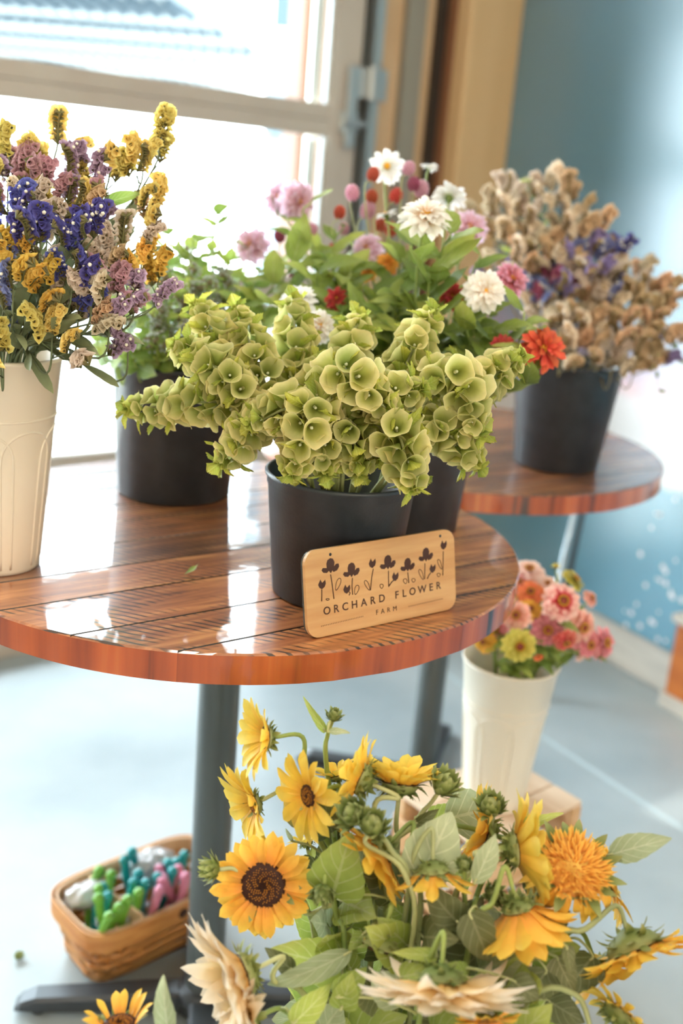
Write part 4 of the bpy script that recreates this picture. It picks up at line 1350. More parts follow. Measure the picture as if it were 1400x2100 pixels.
# broad grey-green leaves of the statice, on stems of their own
for i, (bx_, by_, Yb, tx, ty, Yt, lab) in enumerate([(40, 690, 1.50, 150, 575, 1.47, 'long grey-green leaf curving up from the vase rim'), (55, 705, 1.49, 140, 655, 1.45, 'broad grey-green leaf lying on the vase rim'),
                                                    (80, 610, 1.49, 150, 475, 1.46, 'straight grey-green leaf below the largest blue statice'), (30, 700, 1.5, 50, 560, 1.47, 'upright shaded leaf at the left of the vase'), (210, 420, 1.66, 288, 390, 1.66, 'yellow-green leaf lit by the window behind the statice')]):
    pb, pt = at(bx_, by_, Yb), at(tx, ty, Yt)
    base = VL[0] + V((0.01 * i - 0.02, 0.01, 0.02))
    t = thing('statice_leaf', lab, 'leaf', base, 'loose leaves in the cream vase')
    path = spline([base, VL[0] + V(((pb.x - VL[0].x) * .5, (pb.y - VL[0].y) * .5, VL[2] * 0.9)), pb, pb.lerp(pt, 0.15)], 5)
    stem_part(t, base, path, 0.002, 0.0012, GS_GREY, 5)
    L = (pt - pb).length
    me = blade(L, 0.019 if i < 4 else 0.022, PR_STRAP if i < 4 else PR_NARROW, 10, 5, 0.25, 0.35, 0.2, 0.04, 0, 0, i).mesh('leaf', STRAPM if i < 4 else MLEAFM)
    put_leaf(t, base, me, pb, pt - pb, V((0.2, -1, .5)))

# ================================================================== flowering mint by the window
FLOSSM = plant('mint_floret', [(0.0, (126, 146, 96)), (0.6, (196, 206, 190)), (1.0, (236, 240, 236))], 0.35, 0.6, 0.12)
FLOSS_B = plant('faded_mint_floret', [(0.0, (110, 116, 72)), (1.0, (176, 150, 120))], 0.3, 0.6, 0.12)
def floss_mesh(seed):
    rr = random.Random(seed); q = MB()
    for k in range(46):
        d = V((rr.gauss(0, 1), rr.gauss(0, 1), rr.gauss(0.3, 1))).normalized()
        r = rr.uniform(0.006, 0.015)
        c = MB(); c.lathe([(0.0004, 0), (0.0013, 0.003), (0.0026, 0.0052)], 5, 1 if rr.random() < 0.3 else 0)
        q.add(c, M.Translation(d * r) @ frame(d))
    q.sphere((0, 0, 0), 0.006, 6, 5, 1)
    return q.mesh('flower_cluster', [FLOSSM, FLOSS_B])
FLOSS = [floss_mesh(s) for s in range(3)]
def mint(label, px, py, Y, seed, clusters=3, leaves=7, lsc=1.0, pot=BL, name='mint_stem', group='mint stems in the large bucket', z0=0.38):
    rr = random.Random(seed)
    head = at(px, py, Y)
    out = V((head.x - pot[0].x, head.y - pot[0].y, 0.4)).normalized()
    path = stem_path(pot, head, out, 0.05)
    base = path[0].copy()
    t = thing(name, label, 'plant', base, group)
    stem_part(t, base, path, 0.0024, 0.0012, GS, 5)
    for k in range(leaves):
        f = z0 + (0.97 - z0) * k / max(leaves - 1, 1)
        p, tg = along(path, f)
        fr = frame(tg).to_3x3()
        for s in (0, PI):
            an = k * PI / 2 + s + rr.uniform(-.4, .4)
            side = fr @ V((math.cos(an), math.sin(an), 0))
            put_leaf(t, base, MLEAF[rr.randrange(3)], p, side + tg * rr.uniform(.1, .8), tg + V((0, -.4, .3)), lsc * rr.uniform(.7, 1.15) * (1.1 - 0.35 * f))
    for k in range(clusters):
        p, tg = along(path, 1.0 - k * 0.055)
        off = V((rr.uniform(-1, 1), rr.uniform(-1, 1), rr.uniform(-.3, .6))) * (0.0 if k == 0 else 0.018)
        part('flower_cluster', FLOSS[rr.randrange(3)], t, M.Translation(p + off - base) @ M.Scale(rr.uniform(.8, 1.3), 4), kind='stuff')
    return t
for i, (px, py, Y, cl, lv, ls, lab) in enumerate([
    (395, 555, 2.05, 5, 6, 1.0, 'flowering mint stem with the largest pale flower cloud'), (340, 570, 2.0, 4, 6, 1.0, 'flowering mint stem left of the largest flower cloud'), (430, 580, 2.02, 4, 6, 1.0, 'flowering mint stem next to the bells of ireland'),
    (370, 600, 1.98, 5, 6, 1.0, 'flowering mint stem low in the middle of the bucket'), (300, 610, 1.97, 3, 7, 1.1, 'mint stem with pale flowers behind the pink statice'), (460, 610, 2.08, 4, 5, 1.0, 'flowering mint stem farthest right in its bucket'),
    (330, 640, 1.95, 3, 7, 1.2, 'leafy mint stem hanging over the front of its bucket'), (250, 650, 1.97, 1, 8, 1.4, 'leafy yellow-green stem at the left of the mint bucket'), (200, 690, 1.98, 0, 8, 1.5, 'broad-leaved stem drooping at far left of the mint bucket'),
    (270, 705, 1.94, 0, 8, 1.3, 'yellow-green leafy stem drooping over the bucket rim'), (320, 700, 1.93, 1, 8, 1.1, 'pale mint stem drooping at the middle of the rim'), (380, 680, 1.93, 2, 8, 1.0, 'mint stem falling in front of the rim beside the bells'),
    (410, 480, 2.15, 0, 6, 1.5, 'vine-like leafy stem against the bright window'), (345, 465, 2.12, 0, 6, 1.4, 'leafy stem with jagged leaves behind the golden statice'), (470, 530, 2.15, 0, 6, 1.6, 'broad-leaved green stem right of the window light'),
    (520, 580, 2.1, 0, 6, 1.6, 'green leafy stem leaning towards the dahlias'), (240, 600, 2.05, 0, 7, 1.3, 'green stem hidden behind the statice'), (450, 425, 2.2, 0, 2, 1.4, 'thin tendril with drooping leaf against the window'),
    (430, 640, 1.96, 2, 7, 1.1, 'shaded mint stem behind the upper left bells of ireland'), (290, 570, 2.05, 2, 6, 1.1, 'mint stem with a few flowers beside the golden statice'), (350, 720, 1.95, 1, 8, 1.0, 'lowest mint stem at the rim of its bucket'),
    (400, 455, 2.18, 0, 5, 1.3, 'thin leafy stem left of the tendril in the window'), (435, 500, 2.14, 0, 6, 1.4, 'leafy stem just left of the low pink dahlia'), (485, 480, 2.2, 0, 5, 1.3, 'leafy stem directly below the window light by the low pink dahlia'),
    (535, 545, 2.12, 0, 6, 1.5, 'broad-leaved stem reaching right across the lower door rail'), (455, 565, 2.08, 3, 6, 1.1, 'pale flowering mint stem above the second bells spike'), (505, 610, 2.02, 0, 7, 1.4, 'green leafy stem right behind the second bells spike'),
    (380, 520, 2.1, 1, 6, 1.3, 'leafy mint stem above the largest flower cloud'), (325, 525, 2.08, 1, 6, 1.2, 'leafy mint stem touching the golden statice'), (560, 610, 1.98, 0, 7, 1.3, 'green stem left of the white dahlia'), (540, 660, 1.92, 0, 7, 1.2, 'shaded green stem low beside the white dahlia'), (400, 640, 1.95, 3, 7, 1.0, 'mint stem with small flowers right behind the bells')]):
    mint(lab, px, py, Y, 500 + i, cl, lv + (2 if lv > 2 else 0), ls * 1.25, z0=0.45 if py > 640 else (0.5 if lv > 2 else 0.93))

# ================================================================== dahlias, cosmos and globe flowers in the middle bucket
PM = {
    'peach': plant('peach_petal', [(0.0, (240, 176, 110)), (0.22, (250, 222, 188)), (0.5, (254, 246, 234)), (1.0, (255, 253, 250))], 0.35, 0.5, 0.05),
    'pinkd': plant('pink_dahlia_petal', [(0.0, (224, 150, 140)), (0.4, (236, 184, 200)), (1.0, (236, 216, 238))], 0.4, 0.5, 0.08),
    'rosed': plant('rose_dahlia_petal', [(0.0, (226, 110, 100)), (0.5, (228, 140, 150)), (1.0, (230, 176, 206))], 0.38, 0.5, 0.08),
    'white': plant('white_petal', [(0.0, (232, 236, 214)), (0.3, (248, 248, 244)), (1.0, (254, 254, 254))], 0.4, 0.5, 0.03),
    'orange': plant('orange_petal', [(0.0, (196, 44, 8)), (0.5, (226, 66, 18)), (1.0, (240, 96, 36))], 0.3, 0.5, 0.1),
    'red': plant('red_petal', [(0.0, (150, 20, 16)), (1.0, (206, 44, 34))], 0.3, 0.5, 0.1),
    'gold': plant('gold_petal', [(0.0, (226, 130, 10)), (1.0, (252, 184, 40))], 0.35, 0.5, 0.1),
}
YC = mat('yellow_centre', (236, 176, 40), 0.6)
SEPM = plant('sepal_green', [(0.0, (96, 120, 50)), (1.0, (140, 160, 80))], 0.25, 0.5, 0.12)
SEPAL = [blade(0.013, 0.006, PR_NARROW, 5, 3, 0.2, 0.4, 0, 0, 0, 0, s).mesh('sepal', SEPM) for s in range(2)]
PET = {k: petals(PM[k], 0.022, 0.0085, PR_ROUND if k in ('peach', 'orange') else PR_PETAL, 3, curl=0.5, seed=i * 7) for i, k in enumerate(PM)}
def dahlia(label, colr, px, py, Y, rpx, n, seed, kind='dahlia', pot=BM, group='dahlias in the middle bucket', leaves=2, cat='flower', name=None, bend=0.05, lsc=1.0):
    rr = random.Random(seed)
    p = at(px, py, Y); n = V(n).normalized()
    Rr = metres(rpx, p)
    path = stem_path(pot, p - n * Rr * 0.25, n * .7 + V((0, 0, .5)), bend)
    base = path[0].copy()
    t = thing(name or kind, label, cat, base, group)
    stem_part(t, base, path, 0.0028, 0.0018, GS, 6)
    k = Rr / 0.0245
    ms_ = PET[colr]
    if kind == 'dahlia':
        L = [(22, ms_, 0.003 * k, -0.004 * k, 0.0, 0.98 * k, 0, .8), (20, ms_, 0.003 * k, -0.001 * k, 0.28, 0.93 * k, .2, .8), (16, ms_, 0.002 * k, 0.002 * k, 0.55, 0.80 * k, .1, .7), (9, ms_, 0.002 * k, 0.004 * k, 0.9, 0.56 * k, .3, .7), (6, ms_, 0.001 * k, 0.004 * k, 1.25, 0.38 * k, 0, .6)]
    elif kind == 'cosmos':
        L = [(11, ms_, 0.003 * k, 0.0, 0.05, 1.0 * k, 0, .7), (9, ms_, 0.003 * k, 0.001 * k, 0.25, 0.92 * k, .3, .7)]
    else:                                              # ruffled, pompom like
        L = [(14, ms_, 0.003 * k, -0.006 * k, -0.35, 0.9 * k, 0, 1), (14, ms_, 0.003 * k, -0.002 * k, 0.05, 0.92 * k, .2, 1), (13, ms_, 0.003 * k, 0.002 * k, 0.4, 0.86 * k, .1, 1), (10, ms_, 0.002 * k, 0.004 * k, 0.8, 0.7 * k, .3, 1), (6, ms_, 0.001 * k, 0.004 * k, 1.2, 0.55 * k, 0, 1)]
    H_ = add_petals(t, base, p, n, L, rr)
    q = MB(); q.sphere((0, 0, 0), 0.0045 * k, 10, 6, sc=(1, 1, .6)); part('centre', q.mesh('centre', YC), t, H_ @ M.Translation((0, 0, 0.003 * k)))
    q = MB(); q.lathe([(0.0015, -0.012 * k), (0.0035 * k, -0.009 * k), (0.006 * k, -0.003 * k), (0.004 * k, 0.001 * k)], 10); part('calyx', q.mesh('calyx', SEPM), t, H_)
    for j in range(leaves):
        f = rr.uniform(.55, .9)
        pp_, tg = along(path, f)
        side = V((rr.uniform(-1, 1), rr.uniform(-1, .4), rr.uniform(-.2, .5)))
        put_leaf(t, base, DLEAF[rr.randrange(3)], pp_, side + tg * .6, V((0, -.5, .9)), lsc * rr.uniform(.6, 1.05))
    return t, path, base
dahlia('pink dahlia farthest left against the window, partly behind its twin', 'pinkd', 572, 405, 2.22, 42, (-.75, -.5, .2), 1, leaves=1)
dahlia('shaggy pink dahlia turned right beside the door frame', 'pinkd', 612, 412, 2.17, 44, (.55, -.75, -.05), 2, leaves=1)
dahlia('soft pink dahlia low against the window, behind the vine leaves', 'pinkd', 514, 502, 2.22, 42, (-.3, -.8, .5), 3, leaves=1)
dahlia('pale pink dahlia head above the gold flower', 'pinkd', 752, 508, 2.12, 36, (-.3, -.75, .5), 4)
dahlia('large pink dahlia right of centre beside the dried flowers', 'pinkd', 962, 466, 2.12, 44, (.2, -.75, .6), 5)
dahlia('rose pink dahlia facing right next to the cream dahlia', 'rosed', 1050, 572, 1.96, 42, (.45, -.6, .6), 6, leaves=1)
dahlia('cream dahlia with peach centre tilted to the ceiling', 'peach', 872, 442, 1.86, 56, (.05, -.42, .9), 7, leaves=6, lsc=1.0, bend=.09)
dahlia('round cream dahlia with yellow centre facing the camera', 'peach', 994, 597, 1.82, 47, (.08, -.96, .28), 8, leaves=5, bend=.06)
dahlia('white dahlia behind the central bells of ireland', 'white', 610, 615, 1.85, 42, (-.2, -.6, .8), 9)
dahlia('white and peach dahlia peeking between two bells of ireland', 'peach', 655, 668, 1.80, 38, (.3, -.85, .4), 10, leaves=1)
dahlia('white cosmos facing the camera at the top of the bunch', 'white', 793, 342, 2.18, 40, (.0, -.95, .3), 11, 'cosmos', leaves=0, group='white cosmos in the middle bucket')
dahlia('half closed white cosmos at the top right of the bunch', 'white', 880, 342, 2.18, 22, (.1, .1, .99), 12, 'cosmos', leaves=0, group='white cosmos in the middle bucket')
dahlia('white cosmos seen from the back above the pink dahlia', 'white', 921, 404, 2.14, 40, (.1, .7, .6), 13, 'cosmos', leaves=1, group='white cosmos in the middle bucket')
dahlia('narrow white cosmos in the middle of the globe flowers', 'white', 792, 440, 2.12, 26, (-.3, .1, .95), 14, 'cosmos', leaves=0, group='white cosmos in the middle bucket')
dahlia('golden flower half hidden below the pale pink dahlia', 'gold', 795, 542, 2.08, 30, (.2, -.8, .5), 15, 'ruffled', name='marigold', leaves=1)
dahlia('smaller golden flower left of the other golden one', 'gold', 752, 555, 2.08, 24, (-.2, -.8, .5), 16, 'ruffled', name='marigold', leaves=1)
dahlia('orange ruffled marigold at the right edge of the bells of ireland', 'orange', 1112, 715, 1.80, 54, (.35, -.75, .5), 17, 'ruffled', name='marigold', leaves=2)
dahlia('red ruffled flower behind the rightmost bells of ireland', 'red', 1032, 715, 1.82, 34, (.0, -.9, .4), 18, 'ruffled', name='marigold', leaves=2)
dahlia('deep red flower in the shade left of the round cream dahlia', 'red', 928, 608, 1.92, 32, (-.2, -.9, .3), 19, 'ruffled', name='marigold', leaves=1)
dahlia('red flower between the bells at centre left', 'red', 690, 612, 1.95, 28, (0, -.9, .4), 20, 'ruffled', name='marigold', leaves=1)
# globe amaranth: small egg-shaped heads
GLM = {'red': plant('globe_red', [(0.0, (196, 56, 36)), (1.0, (232, 96, 66))], 0.2, 0.5, 0.1), 'pink': plant('globe_pink', [(0.0, (232, 160, 190)), (1.0, (250, 214, 230))], 0.3, 0.5, 0.12), 'magenta': plant('globe_magenta', [(0.0, (170, 60, 110)), (1.0, (214, 120, 160))], 0.3, 0.5, 0.1)}
def globe_mesh(colr):
    q = MB()
    for k in range(70):
        z = 1 - 2 * (k + 0.5) / 70; a = k * 2.399
        r = math.sqrt(1 - z * z)
        d = V((r * math.cos(a), r * math.sin(a), z))
        c = MB(); c.lathe([(0.0016, 0), (0.0013, 0.0022), (0.0001, 0.0042)], 4)
        q.add(c, M.Translation((d.x * 0.0062, d.y * 0.0062, d.z * 0.008)) @ frame((d + V((0, 0, .7))).normalized()))
    q.sphere((0, 0, 0), 0.0066, 8, 6, sc=(1, 1, 1.25))
    return q.mesh('flower_head', GLM[colr])
GLOBE = {k: globe_mesh(k) for k in GLM}
for i, (px, py, colr, sc_, lab) in enumerate([(765, 358, 'red', 1.0, 'red globe flower at the left petal of the white cosmos'), (812, 402, 'red', 1.05, 'red globe flower right below the white cosmos'), (762, 404, 'red', 1.0, 'red globe flower left below the white cosmos'),
        (781, 461, 'red', 1.05, 'red globe flower, left of the low touching pair'), (801, 471, 'red', 1.05, 'red globe flower, right of the low touching pair'), (696, 436, 'red', .95, 'red globe flower beside the door stile'), (682, 512, 'red', .9, 'red globe flower low at the left of the bunch'),
        (722, 396, 'pink', 1.15, 'pale pink globe flower farthest left of the upper row'), (848, 378, 'magenta', 1.0, 'magenta globe flower below the half closed cosmos'), (864, 388, 'pink', 1.2, 'pale pink globe flower next to the magenta one'), (754, 432, 'pink', 1.25, 'broad pink globe flower in the middle of the bunch'),
        (573, 485, 'magenta', .95, 'small magenta globe flower against the window'), (838, 346, 'pink', 1.0, 'pink globe flower touching the right side of the cosmos'), (705, 470, 'pink', .9, 'small pink globe flower near the door stile'), (735, 575, 'magenta', .7, 'tiny magenta globe flower low among the leaves'), (640, 470, 'pink', .9, 'faint pink globe flower under the shaggy dahlia'), (602, 560, 'pink', .8, 'small pale globe flower low on the left side')]):
    p = at(px, py, 2.14 + 0.02 * (i % 4)); n = V((R.uniform(-.3, .3), R.uniform(-.3, .1), 1))
    path = stem_path(BM, p - n.normalized() * 0.008, n, 0.05)
    base = path[0].copy()
    t = thing('globe_amaranth', lab, 'flower', base, 'globe amaranth in the middle bucket')
    stem_part(t, base, path, 0.0018, 0.0012, GS_PALE, 5)
    part('flower_head', GLOBE[colr], t, head_matrix(p - base, n) @ M.Scale(sc_ * 1.35, 4))
# leafy dahlia shoots between the flowers
for i, (px, py, Y, nl, sc_, lab) in enumerate([(925, 480, 1.9, 6, 1.2, 'large-leaved dahlia shoot beside the tilted cream dahlia'), (880, 560, 1.88, 7, 1.1, 'leafy dahlia shoot under the tilted cream dahlia'), (720, 560, 2.0, 7, 1.1, 'leafy shoot below the globe flowers'), (650, 560, 2.02, 7, 1.0, 'leafy shoot left of the globe flowers'),
        (820, 600, 1.9, 7, 1.1, 'leafy shoot in the middle behind the bells of ireland'), (1010, 680, 1.85, 7, 1.0, 'dark leafy shoot below the round cream dahlia'), (950, 660, 1.85, 7, 1.0, 'leafy shoot left below the round cream dahlia'), (640, 410, 2.12, 3, .6, 'small shoot tip beside the shaggy pink dahlia'), (1075, 640, 1.86, 5, .9, 'brownish leaf shoot beside the dried flowers'),
        (700, 640, 1.92, 6, 1.0, 'shaded leafy shoot between the upright bells'), (600, 540, 2.05, 6, 1.1, 'leafy shoot left under the pink dahlias'), (860, 660, 1.86, 6, 1.0, 'shaded leafy shoot behind the tall pale bells'), (1080, 730, 1.80, 5, .9, 'olive leaf shoot under the orange marigold'),
        (600, 485, 2.12, 5, .8, 'leafy shoot under the shaggy pink dahlia stem'), (680, 520, 2.08, 7, 1.0, 'leafy shoot beside the low red globe flower'), (762, 600, 1.98, 7, 1.0, 'leafy shoot below the smaller golden flower'), (560, 585, 2.05, 6, 1.0, 'leafy shoot at the far left of the dahlia bucket'),
        (985, 525, 1.98, 5, .9, 'leafy shoot between the pink and the round cream dahlia'), (845, 505, 2.0, 6, .9, 'leafy shoot right of the larger golden flower'), (745, 640, 1.9, 6, 1.0, 'dark leafy shoot above the central upright bells'), (905, 645, 1.87, 7, .9, 'leafy shoot behind the deep red flower'),
        (1000, 745, 1.80, 6, .9, 'leafy shoot beside the red ruffled flower'), (640, 500, 2.1, 5, .9, 'upright shoot between door stile and pink dahlias'), (705, 465, 2.14, 4, .6, 'thin shoot beside the small pink globe flower'), (820, 540, 2.0, 6, .9, 'leafy shoot in front of the larger golden flower')]):
    rr = random.Random(900 + i)
    p = at(px, py, Y); n = V((rr.uniform(-.3, .3), -.2, 1)).normalized()
    path = stem_path(BM, p, n, 0.06)
    base = path[0].copy()
    t = thing('dahlia_shoot', lab, 'plant', base, 'leafy shoots in the middle bucket')
    stem_part(t, base, path, 0.0028, 0.0016, GS, 6)
    for k in range(nl * 2):
        f = 0.55 + 0.45 * k / (nl * 2 - 1)
        pp_, tg = along(path, f)
        an = k * 2.4 + rr.random()
        side = V((math.cos(an), math.sin(an) - .2, rr.uniform(-.1, .5)))
        put_leaf(t, base, DLEAF[rr.randrange(3)], pp_, side + tg * .5, V((side.x * -.3, -.5, .9)), sc_ * 1.25 * rr.uniform(.6, 1.0))

# ================================================================== dried flowers in the far bucket
DG = 'dried flower sprigs in the far bucket'
DRY = [
    (1155, 365, 2.62, ['cream', 'tan', 'tan'], 4, 'tallest cream and orange dried sprig against the blue wall'), (1148, 425, 2.62, ['cream', 'cream'], 4, 'cream dried sprig just under the tallest one'), (1195, 455, 2.62, ['cream', 'tan'], 3, 'pointed cream dried sprig right of the tallest one'),
    (1278, 492, 2.64, ['blue', 'pale blue'], 2, 'single blue statice spike against the pale wall'), (1215, 488, 2.58, ['purple', 'purple'], 4, 'mauve dried sprig in the upper middle'), (1185, 510, 2.56, ['pale blue', 'purple'], 3, 'pale blue dried sprig left of the blue spike'),
    (1020, 378, 2.7, ['white', 'white'], 4, 'white dried sprig in front of the dark corner'), (1095, 372, 2.7, ['white', 'cream'], 5, 'greenish white dried sprig beside the dark corner'), (985, 400, 2.68, ['cream', 'cream'], 5, 'cream dried sprig at the far left of its bucket'),
    (1060, 420, 2.62, ['cream', 'white'], 5, 'cream dried sprig left of the tall ones'), (1015, 470, 2.6, ['cream', 'tan'], 5, 'cream and tan dried sprig above the rose dahlia'), (1085, 470, 2.58, ['cream', 'tan'], 5, 'thick cream dried sprig in the upper left middle'),
    (1050, 510, 2.55, ['tan', 'cream'], 5, 'tan dried sprig behind the rose dahlia'), (1120, 510, 2.54, ['tan', 'cream'], 5, 'orange tan dried sprig at the centre of the bunch'), (1025, 545, 2.55, ['purple', 'cream'], 3, 'small mauve dried sprig beside the rose dahlia'),
    (1115, 560, 2.50, ['pale blue', 'pale blue'], 4, 'pale blue dried sprig at the left front'), (1145, 570, 2.48, ['rose', 'rose', 'purple'], 5, 'magenta dried sprig at the front of the bunch'), (1092, 600, 2.50, ['pale blue', 'cream'], 3, 'blue and cream dried sprig low at left'),
    (1200, 540, 2.5, ['purple', 'white'], 4, 'lilac dried sprig near the middle'), (1255, 545, 2.54, ['white', 'white'], 4, 'white dried sprig right of the middle'), (1285, 525, 2.58, ['white', 'cream'], 3, 'tall white dried sprig below the blue spike'), (1240, 580, 2.48, ['white', 'pale blue'], 4, 'white and blue dried sprig at the centre right'),
    (1330, 560, 2.58, ['white', 'tan'], 3, 'white tipped dried sprig against the lilac wall'), (1385, 590, 2.58, ['tan', 'tan'], 3, 'tan dried sprig at the right edge of the picture'), (1310, 600, 2.52, ['tan', 'tan', 'cream'], 6, 'brown dried sprig in the upper right'), (1360, 640, 2.5, ['tan', 'tan'], 6, 'brown dried sprig at the right edge'),
    (1270, 630, 2.46, ['tan', 'tan', 'cream'], 6, 'brown dried sprig right of centre'), (1220, 640, 2.44, ['tan', 'cream'], 6, 'tan dried sprig at the front centre'), (1165, 640, 2.44, ['cream', 'tan'], 6, 'cream dried sprig at the front left'), (1120, 650, 2.46, ['cream', 'white'], 5, 'pale dried sprig above the orange marigold'),
    (1190, 690, 2.42, ['tan', 'cream'], 5, 'tan dried sprig low over the bucket rim'), (1150, 700, 2.44, ['cream', 'tan'], 5, 'tan dried sprig behind the orange marigold'), (1245, 690, 2.42, ['white', 'tan'], 4, 'pale dried sprig hanging over the rim'), (1300, 690, 2.46, ['tan', 'tan'], 5, 'brown dried sprig low at right'),
    (1350, 700, 2.5, ['tan', 'purple'], 4, 'brown and lilac dried sprig low at the right edge'), (1395, 680, 2.52, ['tan', 'tan'], 4, 'brown dried sprig cut by the picture edge'), (1270, 730, 2.44, ['cream', 'white'], 3, 'cream dried sprig drooping below the rim'), (1320, 730, 2.48, ['tan'], 2, 'small tan dried sprig drooping at right'),
    (1080, 560, 2.58, ['cream', 'tan'], 4, 'cream dried sprig in the shade at left'), (1160, 470, 2.58, ['cream', 'tan'], 4, 'cream dried sprig below the pointed one'), (1340, 610, 2.6, ['tan', 'cream'], 5, 'tan dried sprig at the back right'), (1200, 590, 2.55, ['tan', 'white'], 5, 'tan dried sprig deep in the middle'), (1140, 610, 2.55, ['tan', 'cream'], 4, 'tan dried sprig behind the magenta one'),
]
for i, (px, py, Y, cols, n, lab) in enumerate(DRY):
    statice('dried_sprig', lab, BR, px, py, Y, cols, n + 1, 700 + i, DG, 1.4, dried=True, spread=1.2, leaf=False)
for i, (px, py, lab) in enumerate([(1075, 360, 'yellow-green leaf shoot at the top of the dried flowers'), (1110, 400, 'green leaf shoot among the dried flowers'), (1040, 420, 'green shoot at the left of the dried flowers')]):
    mint(lab, px, py, 2.68, 880 + i, 0, 4, 1.5, BR, 'leaf_shoot', 'leaf shoots among the dried flowers', 0.8)
for i, (x0, y0, x1, y1, lab) in enumerate([(1330, 690, 1350, 800, 'thin drooping dried tendril at the right edge'), (1360, 680, 1392, 740, 'short drooping dried tendril at the right edge')]):
    a0, a1 = at(x0, y0, 2.5), at(x1, y1, 2.48)
    base = BR[0] + V((0.02 * i, 0, 0.02))
    path = spline([base, BR[0] + V((0.08, -0.03, BR[2])), a0, a1], 6)
    t = thing('dried_tendril', lab, 'plant', base, 'dried tendrils in the far bucket')
    stem_part(t, base, path, 0.0015, 0.0007, GS_TAN, 5)
    for k in range(5):
        p, tg = along(path, 0.78 + k * 0.055)
        put_leaf(t, base, SEPAL[k % 2], p, V((math.sin(k * 2), -.3, math.cos(k * 2))), V((0, -1, 0)), 1.4, 'bract')
# ================================================================== zinnias in the right-hand vase
ZM = {
    'redpink': plant('zinnia_red_pink', [(0.0, (196, 26, 34)), (0.5, (214, 50, 56)), (0.72, (240, 176, 164)), (1.0, (250, 216, 196))], 0.32, 0.5, 0.05),
    'salmon': plant('zinnia_salmon', [(0.0, (196, 84, 70)), (0.5, (236, 150, 128)), (1.0, (250, 206, 184))], 0.32, 0.5, 0.08),
    'pink': plant('zinnia_pink', [(0.0, (206, 80, 96)), (0.6, (230, 128, 134)), (1.0, (244, 172, 170))], 0.32, 0.5, 0.08),
    'rose': plant('zinnia_rose', [(0.0, (170, 66, 80)), (1.0, (220, 130, 138))], 0.3, 0.5, 0.08),
    'coral': plant('zinnia_coral', [(0.0, (190, 40, 30)), (0.6, (222, 80, 64)), (1.0, (240, 140, 120))], 0.3, 0.5, 0.08),
    'orange': plant('zinnia_orange', [(0.0, (226, 80, 20)), (1.0, (246, 140, 66))], 0.34, 0.5, 0.08),
    'yellow': plant('zinnia_yellow', [(0.0, (226, 150, 14)), (1.0, (250, 196, 40))], 0.34, 0.5, 0.06),
    'lime': plant('zinnia_lime', [(0.0, (176, 150, 30)), (0.5, (206, 190, 56)), (1.0, (224, 210, 96))], 0.34, 0.5, 0.06),
    'blush': plant('zinnia_blush', [(0.0, (236, 170, 150)), (0.5, (246, 206, 190)), (1.0, (250, 226, 214))], 0.36, 0.5, 0.06),
}
ZP = {k: petals(ZM[k], 0.022, 0.0105, PR_ROUND, 3, curl=0.35, cup=0.5, wave=0.05, nv=6, seed=i * 5) for i, k in enumerate(ZM)}
ZC = mat('zinnia_centre', (96, 34, 34), 0.6, noise=(300, (150, 60, 30), 1.0))
ZR = mat('zinnia_yellow_florets', (214, 160, 40), 0.6)
ZLEAF = [blade(0.05, 0.018, PR_OVAL, 8, 5, 0.2, c, 0, 0.04, 0, 0, i).mesh('leaf', DLEAFM) for i, c in enumerate((0.3, 0.9))]
